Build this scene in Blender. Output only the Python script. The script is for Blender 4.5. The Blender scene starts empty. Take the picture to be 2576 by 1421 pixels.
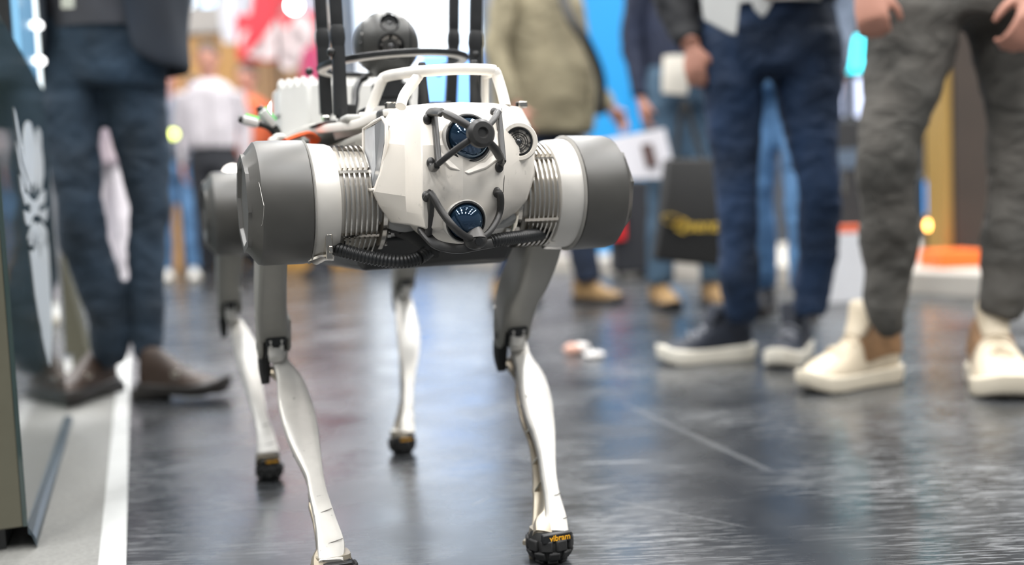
import bpy, bmesh, math, random
from mathutils import Vector, Matrix, noise
R = math.radians
random.seed(7)
V = Vector
sc = bpy.context.scene
col = sc.collection
# ------------------------------------------------------------------ camera
F = 2504.0; CX, CY = 1288.0, 710.5
PITCH, ROLL, CH = R(3.88), R(2.48), 0.424
R0, U0, FW = V((1,0,0)), V((0,math.sin(PITCH),math.cos(PITCH))), V((0,math.cos(PITCH),-math.sin(PITCH)))
RC = R0*math.cos(ROLL) - U0*math.sin(ROLL)
UC = R0*math.sin(ROLL) + U0*math.cos(ROLL)
CAM = V((0,0,CH))
cd = bpy.data.cameras.new('camera'); cam = bpy.data.objects.new('camera', cd); col.objects.link(cam)
m = Matrix((RC, UC, -FW)).transposed().to_4x4(); m.translation = CAM
cam.matrix_world = m
cd.sensor_width = 36; cd.lens = F/2576*36; cd.clip_start = .02; cd.clip_end = 100
cd.dof.use_dof = True; cd.dof.focus_distance = 1.12; cd.dof.aperture_fstop = 1.8
sc.camera = cam
# ------------------------------------------------------------------ light
w = bpy.data.worlds.new('world'); sc.world = w; w.use_nodes = True
w.node_tree.nodes['Background'].inputs[0].default_value = (.86,.93,1,1)
w.node_tree.nodes['Background'].inputs[1].default_value = .24
sc.view_settings.view_transform = 'Standard'; sc.view_settings.look = 'None'
sc.view_settings.exposure = 0.25; sc.view_settings.gamma = 1; sc.view_settings.use_curve_mapping = False
def area(name, loc, size, power, colr=(1,.97,.93), rot=(0,0,0)):
    l = bpy.data.lights.new(name, 'AREA'); l.shape = 'RECTANGLE'; l.size, l.size_y = size; l.energy = power; l.color = colr
    o = bpy.data.objects.new(name, l); o.location = loc; o.rotation_euler = rot; col.objects.link(o); return o
for i in range(6):
    for j in range(7):
        area('hall_light', (-6+2.4*i, -3.2+2.3*j, 5.6), (.55,1.5), 78, (1,.955,.90) if (i+j)%2 else (.96,.98,1))

def ray(px,py):
    return RC*((px-CX)/F) + UC*((CY-py)/F) + FW
def P(px,py,Y):              # the point seen at a pixel, at world depth Y
    d = ray(px,py); return CAM + d*(Y/d.y)
def G(px,py,z=0):            # the point of the ground seen at a pixel
    d = ray(px,py); return CAM + d*((z-CH)/d.z)
def PPM(Y): return F/Y
# ------------------------------------------------------------------ materials
MATS = {}
def mat(name, c, rough=.5, metal=0, noise_=0, bump=0, scale=40, coat=0, emit=None, es=0, spec=.5, c2=None, wear=0, ctint=None):
    if name in MATS: return MATS[name]
    m = bpy.data.materials.new(name); m.use_nodes = True; nt = m.node_tree; b = nt.nodes['Principled BSDF']
    b.inputs['Base Color'].default_value = (*c,1); b.inputs['Roughness'].default_value = rough
    b.inputs['Metallic'].default_value = metal; b.inputs['Specular IOR Level'].default_value = spec
    b.inputs['Coat Weight'].default_value = coat; b.inputs['Coat Roughness'].default_value = .08
    if ctint: b.inputs['Specular Tint'].default_value = (*ctint,1)
    if emit:
        b.inputs['Emission Color'].default_value = (*emit,1); b.inputs['Emission Strength'].default_value = es
    tc = nt.nodes.new('ShaderNodeTexCoord')
    nz = nt.nodes.new('ShaderNodeTexNoise'); nz.inputs['Scale'].default_value = scale; nz.inputs['Detail'].default_value = 5
    nt.links.new(tc.outputs['Object'], nz.inputs['Vector'])
    if noise_ or c2:
        rp = nt.nodes.new('ShaderNodeValToRGB'); rp.color_ramp.elements[0].position=.3; rp.color_ramp.elements[1].position=.7
        d = c2 or tuple(x*(1-noise_) for x in c)
        rp.color_ramp.elements[0].color = (*d,1); rp.color_ramp.elements[1].color = (*c,1)
        nt.links.new(nz.outputs['Fac'], rp.inputs['Fac']); src = rp.outputs['Color']
        if wear:
            n2 = nt.nodes.new('ShaderNodeTexNoise'); n2.inputs['Scale'].default_value = 90; n2.inputs['Detail'].default_value = 8
            nt.links.new(tc.outputs['Object'], n2.inputs['Vector'])
            r2 = nt.nodes.new('ShaderNodeValToRGB'); r2.color_ramp.elements[0].position=.66; r2.color_ramp.elements[1].position=.72
            nt.links.new(n2.outputs['Fac'], r2.inputs['Fac'])
            mx = nt.nodes.new('ShaderNodeMix'); mx.data_type='RGBA'
            nt.links.new(r2.outputs['Color'], mx.inputs[0]); nt.links.new(src, mx.inputs[6]); mx.inputs[7].default_value=(c[0]*wear,c[1]*wear,c[2]*wear,1)
            src = mx.outputs[2]
        nt.links.new(src, b.inputs['Base Color'])
        mr = nt.nodes.new('ShaderNodeMapRange'); mr.inputs[3].default_value = rough*.85; mr.inputs[4].default_value = min(1,rough*1.2)
        nt.links.new(nz.outputs['Fac'], mr.inputs[0]); nt.links.new(mr.outputs[0], b.inputs['Roughness'])
    if bump:
        bp = nt.nodes.new('ShaderNodeBump'); bp.inputs['Strength'].default_value = bump; bp.inputs['Distance'].default_value = .002
        nt.links.new(nz.outputs['Fac'], bp.inputs['Height']); nt.links.new(bp.outputs[0], b.inputs['Normal'])
    MATS[name] = m; return m
shell = mat('cream_shell', (.82,.765,.685), .33, noise_=.05, scale=30, wear=.8, bump=.05)
whitet = mat('white_tube', (.82,.79,.74), .38, noise_=.06, scale=60)
capm = mat('cap_grey', (.068,.065,.058), .42, noise_=.12, scale=25, bump=.05, spec=.8)
silver = mat('satin_silver', (.66,.635,.59), .36, metal=.15, noise_=.05, scale=30)
alu = mat('machined_aluminium', (.66,.63,.58), .2, metal=1, noise_=.08, scale=60)
chrome = mat('nickel_steel', (.62,.58,.52), .12, metal=1)
thighm = mat('thigh_grey', (.31,.30,.27), .42, metal=.25, noise_=.06, scale=60, bump=.05)
calfm = mat('calf_silver', (.58,.565,.53), .34, metal=.3, noise_=.1, scale=50, wear=.55, bump=.08)
calfb = mat('calf_bronze', (.42,.37,.29), .35, metal=.6, noise_=.1, scale=50)
black = mat('black_plastic', (.018,.019,.02), .38, noise_=.2, scale=60)
guardm = mat('guard_black', (.032,.031,.03), .4, noise_=.2, scale=80, bump=.05)
rubber = mat('black_rubber', (.02,.02,.02), .62, noise_=.2, scale=120, bump=.2)
darkm = mat('graphite', (.05,.05,.05), .4, metal=.3)
lensm = mat('lens_glass', (.022,.06,.115), .03, metal=.7, coat=1, spec=1, ctint=(.5,.75,1))
lensm.node_tree.nodes['Principled BSDF'].inputs['Coat Roughness'].default_value=.02
lensm.node_tree.nodes['Principled BSDF'].inputs['Thin Film Thickness'].default_value=380
lensm.node_tree.nodes['Principled BSDF'].inputs['Thin Film IOR'].default_value=1.7
lensb = mat('lens_black', (.006,.006,.006), .05, coat=1)
greyglass = mat('grey_lamp_cover', (.36,.37,.38), .12, coat=1, noise_=.15, scale=30)
domem = mat('dome_grey', (.05,.05,.047), .36, noise_=.1, scale=50)
orangem = mat('orange_strap', (.85,.13,.03), .5, noise_=.1)
greenm = mat('green_plug', (.05,.6,.08), .4)
plugw = mat('plug_silver', (.7,.7,.68), .3, metal=.3)
yellowp = mat('yellow_print', (.85,.42,.02), .5)
skinm = mat('skin', (.52,.25,.18), .5, noise_=.12, scale=20, bump=.1)
hairm = mat('hair_dark', (.03,.022,.018), .6, noise_=.4, scale=150, bump=.5)

# ------------------------------------------------------------------ mesh kit
FR = {}
class MB:
    def __init__(s): s.v=[]; s.f=[]
    def add(s, vs, fs, M=None):
        k=len(s.v); s.v += [ (M@V(p) if M else V(p)) for p in vs]; s.f += [[i+k for i in q] for q in fs]; return s
    def box(s, c, d, M=None):
        x,y,z=c; a,b,e=d[0]/2,d[1]/2,d[2]/2
        vs=[(x+i*a,y+j*b,z+k*e) for i in(-1,1) for j in(-1,1) for k in(-1,1)]
        return s.add(vs,[(0,1,3,2),(4,6,7,5),(0,4,5,1),(2,3,7,6),(0,2,6,4),(1,5,7,3)],M)
    def hexa(s, bot, top):
        n=len(bot); s.add(list(bot)+list(top), [list(range(n))[::-1], list(range(n,2*n))]+[(i,(i+1)%n,n+(i+1)%n,n+i) for i in range(n)]); return s
    def prism(s, poly, d): return s.hexa([V(p) for p in poly],[V(p)+V(d) for p in poly])
    def lathe(s, prof, n=32, M=None, caps=True, poly=None):
        # profile (s, r) along local +Z
        vs=[];fs=[]
        for k,(z,r) in enumerate(prof):
            for i in range(n):
                a=2*math.pi*i/n; rr=r
                if poly and k in poly:
                    q=poly[k]; aa=(a+math.pi/q)%(2*math.pi/q)-math.pi/q; rr=r/math.cos(aa)
                vs.append((rr*math.cos(a),rr*math.sin(a),z))
        for k in range(len(prof)-1):
            for i in range(n): fs.append((k*n+i,k*n+(i+1)%n,(k+1)*n+(i+1)%n,(k+1)*n+i))
        if caps: fs.append(list(range(n))[::-1]); fs.append([ (len(prof)-1)*n+i for i in range(n)])
        return s.add(vs,fs,M)
    def sphere(s, c, r, n=24, m_=14, M=None):
        r = r if hasattr(r,'__len__') else (r,r,r)
        vs=[];fs=[]
        for k in range(1,m_):
            t=math.pi*k/m_
            for i in range(n):
                a=2*math.pi*i/n; vs.append((c[0]+r[0]*math.sin(t)*math.cos(a),c[1]+r[1]*math.sin(t)*math.sin(a),c[2]+r[2]*math.cos(t)))
        for k in range(m_-2):
            for i in range(n): fs.append((k*n+i,k*n+(i+1)%n,(k+1)*n+(i+1)%n,(k+1)*n+i))
        vs += [(c[0],c[1],c[2]+r[2]),(c[0],c[1],c[2]-r[2])]; a=len(vs)-2
        for i in range(n):
            fs.append((a,(i+1)%n,i)); fs.append((a+1,(m_-2)*n+i,(m_-2)*n+(i+1)%n))
        return s.add(vs,fs,M)
    def tube(s, pts, rad, n=12, ref=(1,0,0), pw=2, sm=0, off=None, close=False):
        pts=[V(p) for p in pts]; rad=[(r if hasattr(r,'__len__') else (r,r)) for r in (rad if hasattr(rad,'__len__') and len(rad)==len(pts) else [rad]*len(pts))]
        if sm: pts,rad = spline(pts,rad,sm,close)
        ref=V(ref); N=len(pts); vs=[];fs=[]; last=None
        for i,p in enumerate(pts):
            d=(pts[(i+1)%N]-pts[(i-1)%N]) if close else (pts[min(i+1,N-1)]-pts[max(i-1,0)])
            d.normalize()
            base = ref if last is None or abs(ref.dot(d))<.9 else last
            u=(base-d*base.dot(d))
            if u.length<1e-4: u=(last if last else V((0,0,1))); u=u-d*u.dot(d)
            u.normalize(); last=u
            q=d.cross(u)
            a,b=rad[i]; o=(u*off[0]+q*off[1]) if off else V((0,0,0))
            for k in range(n):
                t=2*math.pi*(k+.5)/n; c_,s_=math.cos(t),math.sin(t)
                cc=math.copysign(abs(c_)**(2/pw),c_); ss=math.copysign(abs(s_)**(2/pw),s_)
                vs.append(p+o+u*a*cc+q*b*ss)
        M_=N if close else N-1
        for i in range(M_):
            for k in range(n): fs.append((i*n+k,i*n+(k+1)%n,((i+1)%N)*n+(k+1)%n,((i+1)%N)*n+k))
        if not close: fs.append(list(range(n))[::-1]); fs.append([(N-1)*n+k for k in range(n)])
        return s.add(vs,fs)
    def build(s, name, mt, parent=None, world=False, bevel=0, smooth=True, remesh=0, disp=None, sub=0, M=None, ang=35, bseg=2, decim=0):
        me=bpy.data.meshes.new(name); vs=s.v
        if world and parent is not None and parent in FR:
            I=FR[parent].inverted(); vs=[I@p for p in vs]
        me.from_pydata([tuple(p) for p in vs],[],s.f); me.validate()
        bm=bmesh.new(); bm.from_mesh(me); bmesh.ops.recalc_face_normals(bm,faces=bm.faces); bm.to_mesh(me); bm.free()
        me.materials.append(mt)
        o=bpy.data.objects.new(name,me); col.objects.link(o)
        if parent is not None: o.parent=parent; FR[o]=FR.get(parent,Matrix())
        if M: o.matrix_basis=M; FR[o]=FR.get(parent,Matrix())@M
        if remesh:
            r=o.modifiers.new('r','REMESH'); r.mode='VOXEL'; r.voxel_size=remesh; r.use_smooth_shade=True
            q=o.modifiers.new('s','SMOOTH'); q.iterations=6; q.factor=.6
        if disp:
            for size,st in disp:
                t=bpy.data.textures.new('folds','CLOUDS'); t.noise_scale=size; t.noise_depth=2
                dm=o.modifiers.new('d','DISPLACE'); dm.texture=t; dm.strength=st; dm.mid_level=.5; dm.texture_coords='LOCAL'
        if bevel:
            b=o.modifiers.new('b','BEVEL'); b.width=bevel; b.segments=bseg; b.limit_method='ANGLE'; b.angle_limit=R(30); b.harden_normals=False
        if sub:
            b=o.modifiers.new('u','SUBSURF'); b.levels=sub; b.render_levels=sub
        if smooth:
            me.polygons.foreach_set('use_smooth',[True]*len(me.polygons))
            if not remesh and not sub:
                try: me.set_sharp_from_angle(angle=R(ang))
                except Exception: pass
        return o
def spline(pts,rad,k,close=False):
    N=len(pts); P_=[];Q=[]
    rng = range(N if close else N-1)
    for i in rng:
        g=(lambda j:pts[j%N]) if close else (lambda j:pts[max(0,min(N-1,j))])
        h=(lambda j:rad[j%N]) if close else (lambda j:rad[max(0,min(N-1,j))])
        for j in range(k):
            t=j/k
            def cr(a,b,c,d): return .5*((2*b)+(c-a)*t+(2*a-5*b+4*c-d)*t*t+(3*b-a-3*c+d)*t**3)
            P_.append(V([cr(g(i-1)[x],g(i)[x],g(i+1)[x],g(i+2)[x]) for x in range(3)]))
            Q.append(tuple(cr(h(i-1)[x],h(i)[x],h(i+1)[x],h(i+2)[x]) for x in range(2)))
    if not close: P_.append(pts[-1].copy()); Q.append(rad[-1])
    return P_,Q
def empty(name,loc,rz=0):
    e=bpy.data.objects.new(name,None); e.empty_display_size=.1; e.location=loc; e.rotation_euler=(0,0,rz); col.objects.link(e)
    FR[e]=Matrix.Translation(V(loc))@Matrix.Rotation(rz,4,'Z'); return e
def tag(o,label=None,cat=None,group=None,kind=None):
    if label: o['label']=label
    if cat: o['category']=cat
    if group: o['group']=group
    if kind: o['kind']=kind
    return o
def axisM(p, d, roll=0):
    d=V(d).normalized(); q=V((0,0,1)).rotation_difference(d)
    return Matrix.Translation(V(p))@q.to_matrix().to_4x4()@Matrix.Rotation(roll,4,'Z')
def text(body,size,mt,parent,M,name='lettering',depth=.0004,shear=0,align='CENTER'):
    c=bpy.data.curves.new(name,'FONT'); c.body=body; c.size=size; c.extrude=depth; c.align_x=align; c.align_y='CENTER'; c.shear=shear; c.offset=size*.018
    t=bpy.data.objects.new(name,c); col.objects.link(t); dg=bpy.context.evaluated_depsgraph_get()
    me=bpy.data.meshes.new_from_object(t.evaluated_get(dg)); bpy.data.objects.remove(t)
    o=bpy.data.objects.new(name,me); me.materials.clear(); me.materials.append(mt); col.objects.link(o); o.parent=parent; o.matrix_basis=M; return o

# ================================================================== SETTING
def floor_mat():
    m=bpy.data.materials.new('dark_polished_floor'); m.use_nodes=True; nt=m.node_tree; N=nt.nodes; Lk=nt.links; b=N['Principled BSDF']
    tc=N.new('ShaderNodeTexCoord')
    def nz(scale,rot,sx,sy,detail=4):
        mp=N.new('ShaderNodeMapping'); mp.inputs['Rotation'].default_value=(0,0,rot); mp.inputs['Scale'].default_value=(sx,sy,1)
        n=N.new('ShaderNodeTexNoise'); n.inputs['Scale'].default_value=scale; n.inputs['Detail'].default_value=detail
        Lk.new(tc.outputs['Object'],mp.inputs['Vector']); Lk.new(mp.outputs[0],n.inputs['Vector']); return n.outputs['Fac']
    def ramp(f,a,b_,lo=0,hi=1):
        r=N.new('ShaderNodeMapRange'); r.inputs[1].default_value=a; r.inputs[2].default_value=b_; r.inputs[3].default_value=lo; r.inputs[4].default_value=hi
        Lk.new(f,r.inputs[0]); return r.outputs[0]
    def op(o,x,y):
        q=N.new('ShaderNodeMath'); q.operation=o; q.use_clamp=False
        for i,z in enumerate((x,y)):
            if isinstance(z,(int,float)): q.inputs[i].default_value=z
            elif z is not None: Lk.new(z,q.inputs[i])
        return q.outputs[0]
    s=None
    for (sc_,rot,sx,sy,a) in ((9,.5,1,26,.615),(11,-.35,1,24,.62),(14,1.15,1,22,.625),(8,2.3,1,28,.62),(20,.15,1,20,.625)):
        q=ramp(nz(sc_,rot,sx,sy,3),a,a+.03); s=q if s is None else op('MAXIMUM',s,q)
    patch=ramp(nz(2.2,0,1,1,4),.42,.62)
    s=op('MULTIPLY',s,patch)
    sep=N.new('ShaderNodeSeparateXYZ'); Lk.new(tc.outputs['Object'],sep.inputs[0])
    def seg(p,q,wd):
        d=(q-p); ln=d.length; d.normalize(); n_=V((-d.y,d.x,0))
        dx=op('SUBTRACT',sep.outputs[0],p.x); dy=op('SUBTRACT',sep.outputs[1],p.y)
        t=op('ADD',op('MULTIPLY',dx,d.x),op('MULTIPLY',dy,d.y)); u=op('ABSOLUTE',op('ADD',op('MULTIPLY',dx,n_.x),op('MULTIPLY',dy,n_.y)),None)
        a=ramp(u,wd,wd*.3); b2=ramp(op('ABSOLUTE',op('SUBTRACT',t,ln/2),None),ln/2,ln/2-.03)
        r=op('MULTIPLY',a,b2); return r
    for (a,b_,wd,k) in (((1440,1166),(1646,1159),.005,1.0),((1560,1010),(1950,1190),.012,.22),((1180,1275),(1235,1248),.004,.8),((1500,1250),(1900,1330),.003,.3)):
        s=op('MAXIMUM',s,op('MULTIPLY',seg(G(*a),G(*b_),wd),k))
    mix=N.new('ShaderNodeMix'); mix.data_type='RGBA'; mix.inputs[6].default_value=(.018,.020,.0225,1); mix.inputs[7].default_value=(.30,.31,.32,1)
    dirt_haze=ramp(nz(5,0,1,1,8),.35,.75,0,.07)  # mottled lightening: dirt, plus the floor's pale haze put into the colour
    Lk.new(op('MINIMUM',op('ADD',op('MULTIPLY',s,.75),dirt_haze),1.0),mix.inputs[0]); Lk.new(mix.outputs[2],b.inputs['Base Color'])
    rg=op('ADD',ramp(nz(6,.3,1,1,8),.3,.7,.20,.33),op('MULTIPLY',s,.18)); Lk.new(rg,b.inputs['Roughness'])
    b.inputs['Specular IOR Level'].default_value=.75
    bp=N.new('ShaderNodeBump'); bp.inputs['Strength'].default_value=.12; bp.inputs['Distance'].default_value=.0015
    Lk.new(nz(26,0,1,1,6),bp.inputs['Height']); Lk.new(bp.outputs[0],b.inputs['Normal'])
    return m
tag(MB().box((0,5,-.05),(26,26,.1)).build('floor',floor_mat(),smooth=False),kind='structure')
# carpet and tape strip beside the kiosk
tapeA,tapeB=G(318,1421),G(326,985); td=(tapeB-tapeA).normalized(); tn=V((-td.y,td.x,0))
pa=tapeA-td*.5; pb=tapeA+td*2.3
tw=(G(318,1421)-G(252,1421)).length*abs(td.y)
carpetm=mat('grey_carpet',(.27,.27,.255),.55,noise_=.28,scale=190,bump=.5)
MBc=MB(); MBc.hexa([pa+tn*tw*.5+V((0,0,.0)),pb+tn*tw*.5,pb+tn*1.6,pa+tn*1.6],[pa+tn*tw*.5+V((0,0,.003)),pb+tn*tw*.5+V((0,0,.003)),pb+tn*1.6+V((0,0,.003)),pa+tn*1.6+V((0,0,.003))])
tag(MBc.build('carpet',carpetm,smooth=False),kind='structure')
tz=V((0,0,.0042))
tag(MB().hexa([pa,pb,pb+tn*tw,pa+tn*tw],[pa+tz,pb+tz,pb+tn*tw+tz,pa+tn*tw+tz]).build('tape_strip',mat('white_tape',(.56,.57,.56),.5,noise_=.1,scale=30),smooth=False),
    'white tape strip edging the grey carpet beside the glossy kiosk','tape')
# hall shell
ceilm=mat('ceiling_grey',(.45,.46,.48),.8,noise_=.2,scale=2)
tag(MB().box((0,5,6.6),(26,26,.2)).build('ceiling',ceilm,smooth=False),kind='structure')
tag(MB().box((0,15,3.2),(26,.2,6.5)).build('wall_back',mat('hall_wall',(.30,.31,.33),.8,noise_=.3,scale=1.2),smooth=False),kind='structure')
def wbox(mb,px0,px1,py0,py1,Y,th):
    a=P(px0,py1,Y); b=P(px1,py0,Y); mb.box(((a.x+b.x)/2,Y+th/2,(a.z+b.z)/2),(abs(b.x-a.x),th,abs(b.z-a.z))); return mb
def xz(px,py,Y): p=P(px,py,Y); return p.x,p.z
def panel(name,x0,x1,z0,z1,Y,th,mt,parent=None):
    o=MB().box(((x0+x1)/2,Y+th/2,(z0+z1)/2),(x1-x0,th,z1-z0)); return o.build(name,mt,parent,world=parent is not None,bevel=.01,smooth=False)
winm=mat('daylight_glass',(.8,.9,1),.3,emit=(.78,.89,1),es=2.2)
winm2=mat('daylight_glass_blue',(.5,.7,1),.3,emit=(.5,.72,1),es=1.6)
framem=mat('window_frame_steel',(.10,.13,.17),.5)
def window(i,px0,px1,pyb,Y,ztop,nx,nz_,mt):
    x0=xz(px0,100,Y)[0]; x1=xz(px1,100,Y)[0]; z0=xz((px0+px1)/2,pyb,Y)[1]
    e=empty(f'window_{i}',((x0+x1)/2,Y,0)); tag(e,kind='structure')
    dx=(x1-x0)/nx; dz=(ztop-z0)/nz_
    for a in range(nx):
        for b_ in range(nz_):
            panel('pane',x0+a*dx+.04,x0+(a+1)*dx-.04,z0+b_*dz+.04,z0+(b_+1)*dz-.04,Y+.02,.03,mt[(a*3+b_)%len(mt)],e)
    fr=MB()
    for a in range(nx+1): fr.box((x0+a*dx,Y,(z0+ztop)/2),(.08,.1,ztop-z0+.08))
    for b_ in range(nz_+1): fr.box(((x0+x1)/2,Y,z0+b_*dz),(x1-x0,.09,.08))
    fr.build('window_frame',framem,e,world=True,smooth=False)
window(1,395,556,45,12.5,3.4,3,1,[winm2,winm])
def band():
    e=empty('window_2',(0,13.4,0)); tag(e,kind='structure')
    n=12; x0,x1=-9.6,9.6; dx=(x1-x0)/n
    for a in range(n):
        for b_ in range(2):
            panel('pane',x0+a*dx+.05,x0+(a+1)*dx-.05,3.75+b_*1.35,5.0+b_*1.35,13.42,.03,winm if (a+b_)%3 else winm2,e)
    fr=MB()
    for a in range(n+1): fr.box((x0+a*dx,13.4,5.05),(.09,.1,2.8))
    for z in (3.7,5.05,6.42): fr.box((0,13.4,z),(x1-x0,.09,.08))
    fr.build('window_frame',framem,e,world=True,smooth=False)
band()
# big lit video wall in the middle
def videowall():
    Y=9.0; x0=xz(905,200,Y)[0]; x1=xz(1212,200,Y)[0]
    e=empty('video_wall',((x0+x1)/2,Y,0)); tag(e,'tall glowing pale blue video wall of panels behind the dome camera','video wall')
    cols=[mat('led_white',(.9,.95,1),.4,emit=(.80,.91,1),es=1.15),mat('led_pale',(.8,.9,1),.4,emit=(.55,.78,1),es=.95),mat('led_blue',(.2,.45,1),.4,emit=(.14,.38,.9),es=.9)]
    nx,nz_=4,7; dx=(x1-x0)/nx; dz=.72; 
    pat={(1,0):2,(2,1):2,(0,2):1,(3,1):2,(3,3):1,(2,3):1,(0,4):1,(3,2):1,(1,5):1}
    for a in range(nx):
        for b_ in range(nz_):
            panel('panel',x0+a*dx+.006,x0+(a+1)*dx-.006,.45+b_*dz,.45+(b_+1)*dz-.012,Y-.04,.05,cols[pat.get((a,b_),0)],e)
    panel('backing',x0-.05,x1+.05,0,.45+nz_*dz+.05,Y+.015,.2,framem,e)
videowall()
tanm=mat('tan_timber',(.52,.29,.10),.6,noise_=.2,scale=3)
tand=mat('tan_timber_dark',(.33,.20,.10),.6,noise_=.2,scale=3)
def stand():
    Y=10.5; x0,z1=xz(390,92,Y); x1=xz(830,92,Y)[0]
    e=empty('exhibition_stand',((x0+x1)/2,Y,0)); tag(e,'tan timber exhibition stand wall behind the person in the white shirt','exhibition stand')
    n=6; dx=(x1-x0)/n
    for i in range(n): panel('panel',x0+i*dx+.008,x0+(i+1)*dx-.008,0,z1,Y,.12,tanm if i<3 else tand,e)
    panel('top_beam',x0-.1,x1+.1,z1,z1+.28,Y-.05,.25,mat('grey_beam',(.34,.32,.30),.6),e)
    panel('counter',x0+.8,x0+2.2,0,.5,Y-1.2,.5,mat('counter_amber',(.6,.33,.08),.5),e)
stand()
redm=mat('red_sign',(.55,.02,.035),.45,emit=(1,.05,.07),es=.18)
def sign():
    Y=8.6; x0,z0=xz(598,152,Y); x1,z1=xz(800,28,Y)
    e=empty('hanging_sign',((x0+x1)/2,Y,z1)); tag(e,'red glowing hanging sign with rounded white shapes behind the left antennas','sign')
    panel('board',x0,x1,z0,z1,Y,.2,redm,e)
    wh=mat('sign_white',(.62,.58,.58),.4,emit=(1,.9,.9),es=.25)
    def disc(px,py,r,h=None):
        x,z=xz(px,py,Y); MB().lathe([(0,1),(.03,1)],32,Matrix.Translation((x,Y-.005,z))@Matrix.Rotation(R(90),4,'X')@Matrix.Diagonal((r,h or r,1,1))).build('logo_mark',wh,e,world=True)
    disc(672,92,.16,.2); disc(640,108,.12,.12); disc(760,80,.10,.14); disc(740,118,.13,.17); disc(728,150,.09,.09)
    for dx in (x0+.05,x1-.05): MB().tube([(dx,Y+.1,z1),(dx,Y+.1,6.5)],.012,8).build('cable',framem,e,world=True)
sign()
def banner(pts,Y,mt,label,name='banner',th=.05):
    w_=[P(a,b,Y) for a,b in pts]; c=sum(w_,V((0,0,0)))/len(w_)
    mb=MB().prism(w_,(0,th,0)); o=mb.build(name,mt,bevel=.008,smooth=False); tag(o,label,name); return o
banner([(648,-60),(742,-90),(722,0),(655,98),(607,146),(600,130),(622,80)],8.2,redm,'slanting red banner hanging in front of the white pennants')  # banner cloth reuses the sign red, including its weak added glow
banner([(545,-80),(640,-80),(622,60),(605,108),(560,108),(552,40)],9.6,mat('pennant_white',(.5,.52,.57),.6,emit=(.9,.93,1),es=.12),'white pennant hanging beside the slanting red banner','pennant')  # faint white glow added to brighten the pennant cloth
banner([(735,-80),(800,-80),(800,34),(735,34)],9.4,mat('pennant_lilac',(.5,.52,.62),.6,emit=(.85,.88,1),es=.12),'pale lilac pennant above the red hanging sign','pennant')  # lilac cloth is likewise brightened by a faint added glow
banner([(762,120),(800,118),(806,260),(790,300),(745,262)],7.6,mat('magenta_cloth',(.42,.04,.12),.6),'dark magenta flag behind the two left antennas','flag')
fp_=P(790,120,7.6); MB().tube([(fp_.x,7.62,fp_.z-.05),(fp_.x,7.62,6.5)],.01,8).build('cord',framem,bpy.data.objects['flag'])
# blue partition and raised plinth
bluem=mat('blue_wall',(.0,.25,.60),.5,noise_=.06,scale=2)
A1,B1=G(1330,678),G(2640,762)
dl=(B1-A1).normalized(); nl=V((-dl.y,dl.x,0)); 
if nl.y<0: nl=-nl
A0=A1-dl*3
e=MB().prism([A0,B1+dl*1.2,B1+dl*1.2+nl*5,A0+nl*5],(0,0,.1)).build('stage_platform',mat('platform_beige',(.50,.47,.42),.6,noise_=.1,scale=5),bevel=.006,smooth=False)
tag(e,kind='structure')
xb0=xz(1478,300,7.6)[0]; xb1=xz(1705,300,7.6)[0]
e=empty('partition_wall',((xb0+xb1)/2,7.6,0)); tag(e,'bright blue partition wall behind the man in the olive jacket','partition')
for i in range(2):
    h=(xb1-xb0)/2; panel('panel',xb0+i*h+.003,xb0+(i+1)*h-.003,.1,2.35,7.6,.08,bluem,e)
panel('grey_post',xb0-.72,xb0-.02,.1,2.3,7.75,.2,mat('mauve_panel',(.25,.24,.27),.6),e)
dkb=mat('dark_backdrop',(.05,.055,.065),.6,noise_=.3,scale=2)
x0=xz(1700,300,8.2)[0]
e=panel('backdrop_wall',x0,x0+7,.1,2.4,8.2,.15,dkb); tag(e,'dark backdrop wall of the stand behind the standing men','backdrop')
def lit(px0,px1,py0,py1,Y,colr,es,label,ext=None):
    x0,z1=xz(px0,py0,Y); x1,z0=xz(px1,py1,Y)
    e=empty('screen',((x0+x1)/2,Y,z0)); tag(e,label,'screen')
    panel('display',x0,x1,z0,z1,Y-.01,.02,mat('lit_%g_%g_%g'%colr,colr,.4,emit=colr,es=es),e)
    panel('bezel',x0-.03,x1+.03,z0-.03,z1+.03,Y+.012,.06,black,e)
    # stand that carries the screen
    MB().box(((x0+x1)/2,Y+.06,(z0+.1)/2),(.05,.05,max(z0-.1,.02))).build('post',black,e,world=True,smooth=False)
    return e
lit(2112,2175,92,180,6.0,(.05,.75,.9),2.6,'cyan screen glowing between the navy and grey trousers')
lit(2118,2172,186,292,6.3,(.55,.62,.85),1.2,'pale lilac screen below the cyan screen between the trousers')
lit(2322,2352,250,312,6.2,(.3,.7,.95),2.0,'small pale cyan screen seen through the grey trouser legs')
lit(2326,2358,455,540,5.6,(.0,.32,.9),2.0,'small bright blue screen low between the grey trouser legs')
lit(2290,2375,-420,-40,7.4,(.05,.6,.8),4.0,'tall cyan screen high behind the grey trousers')
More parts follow.
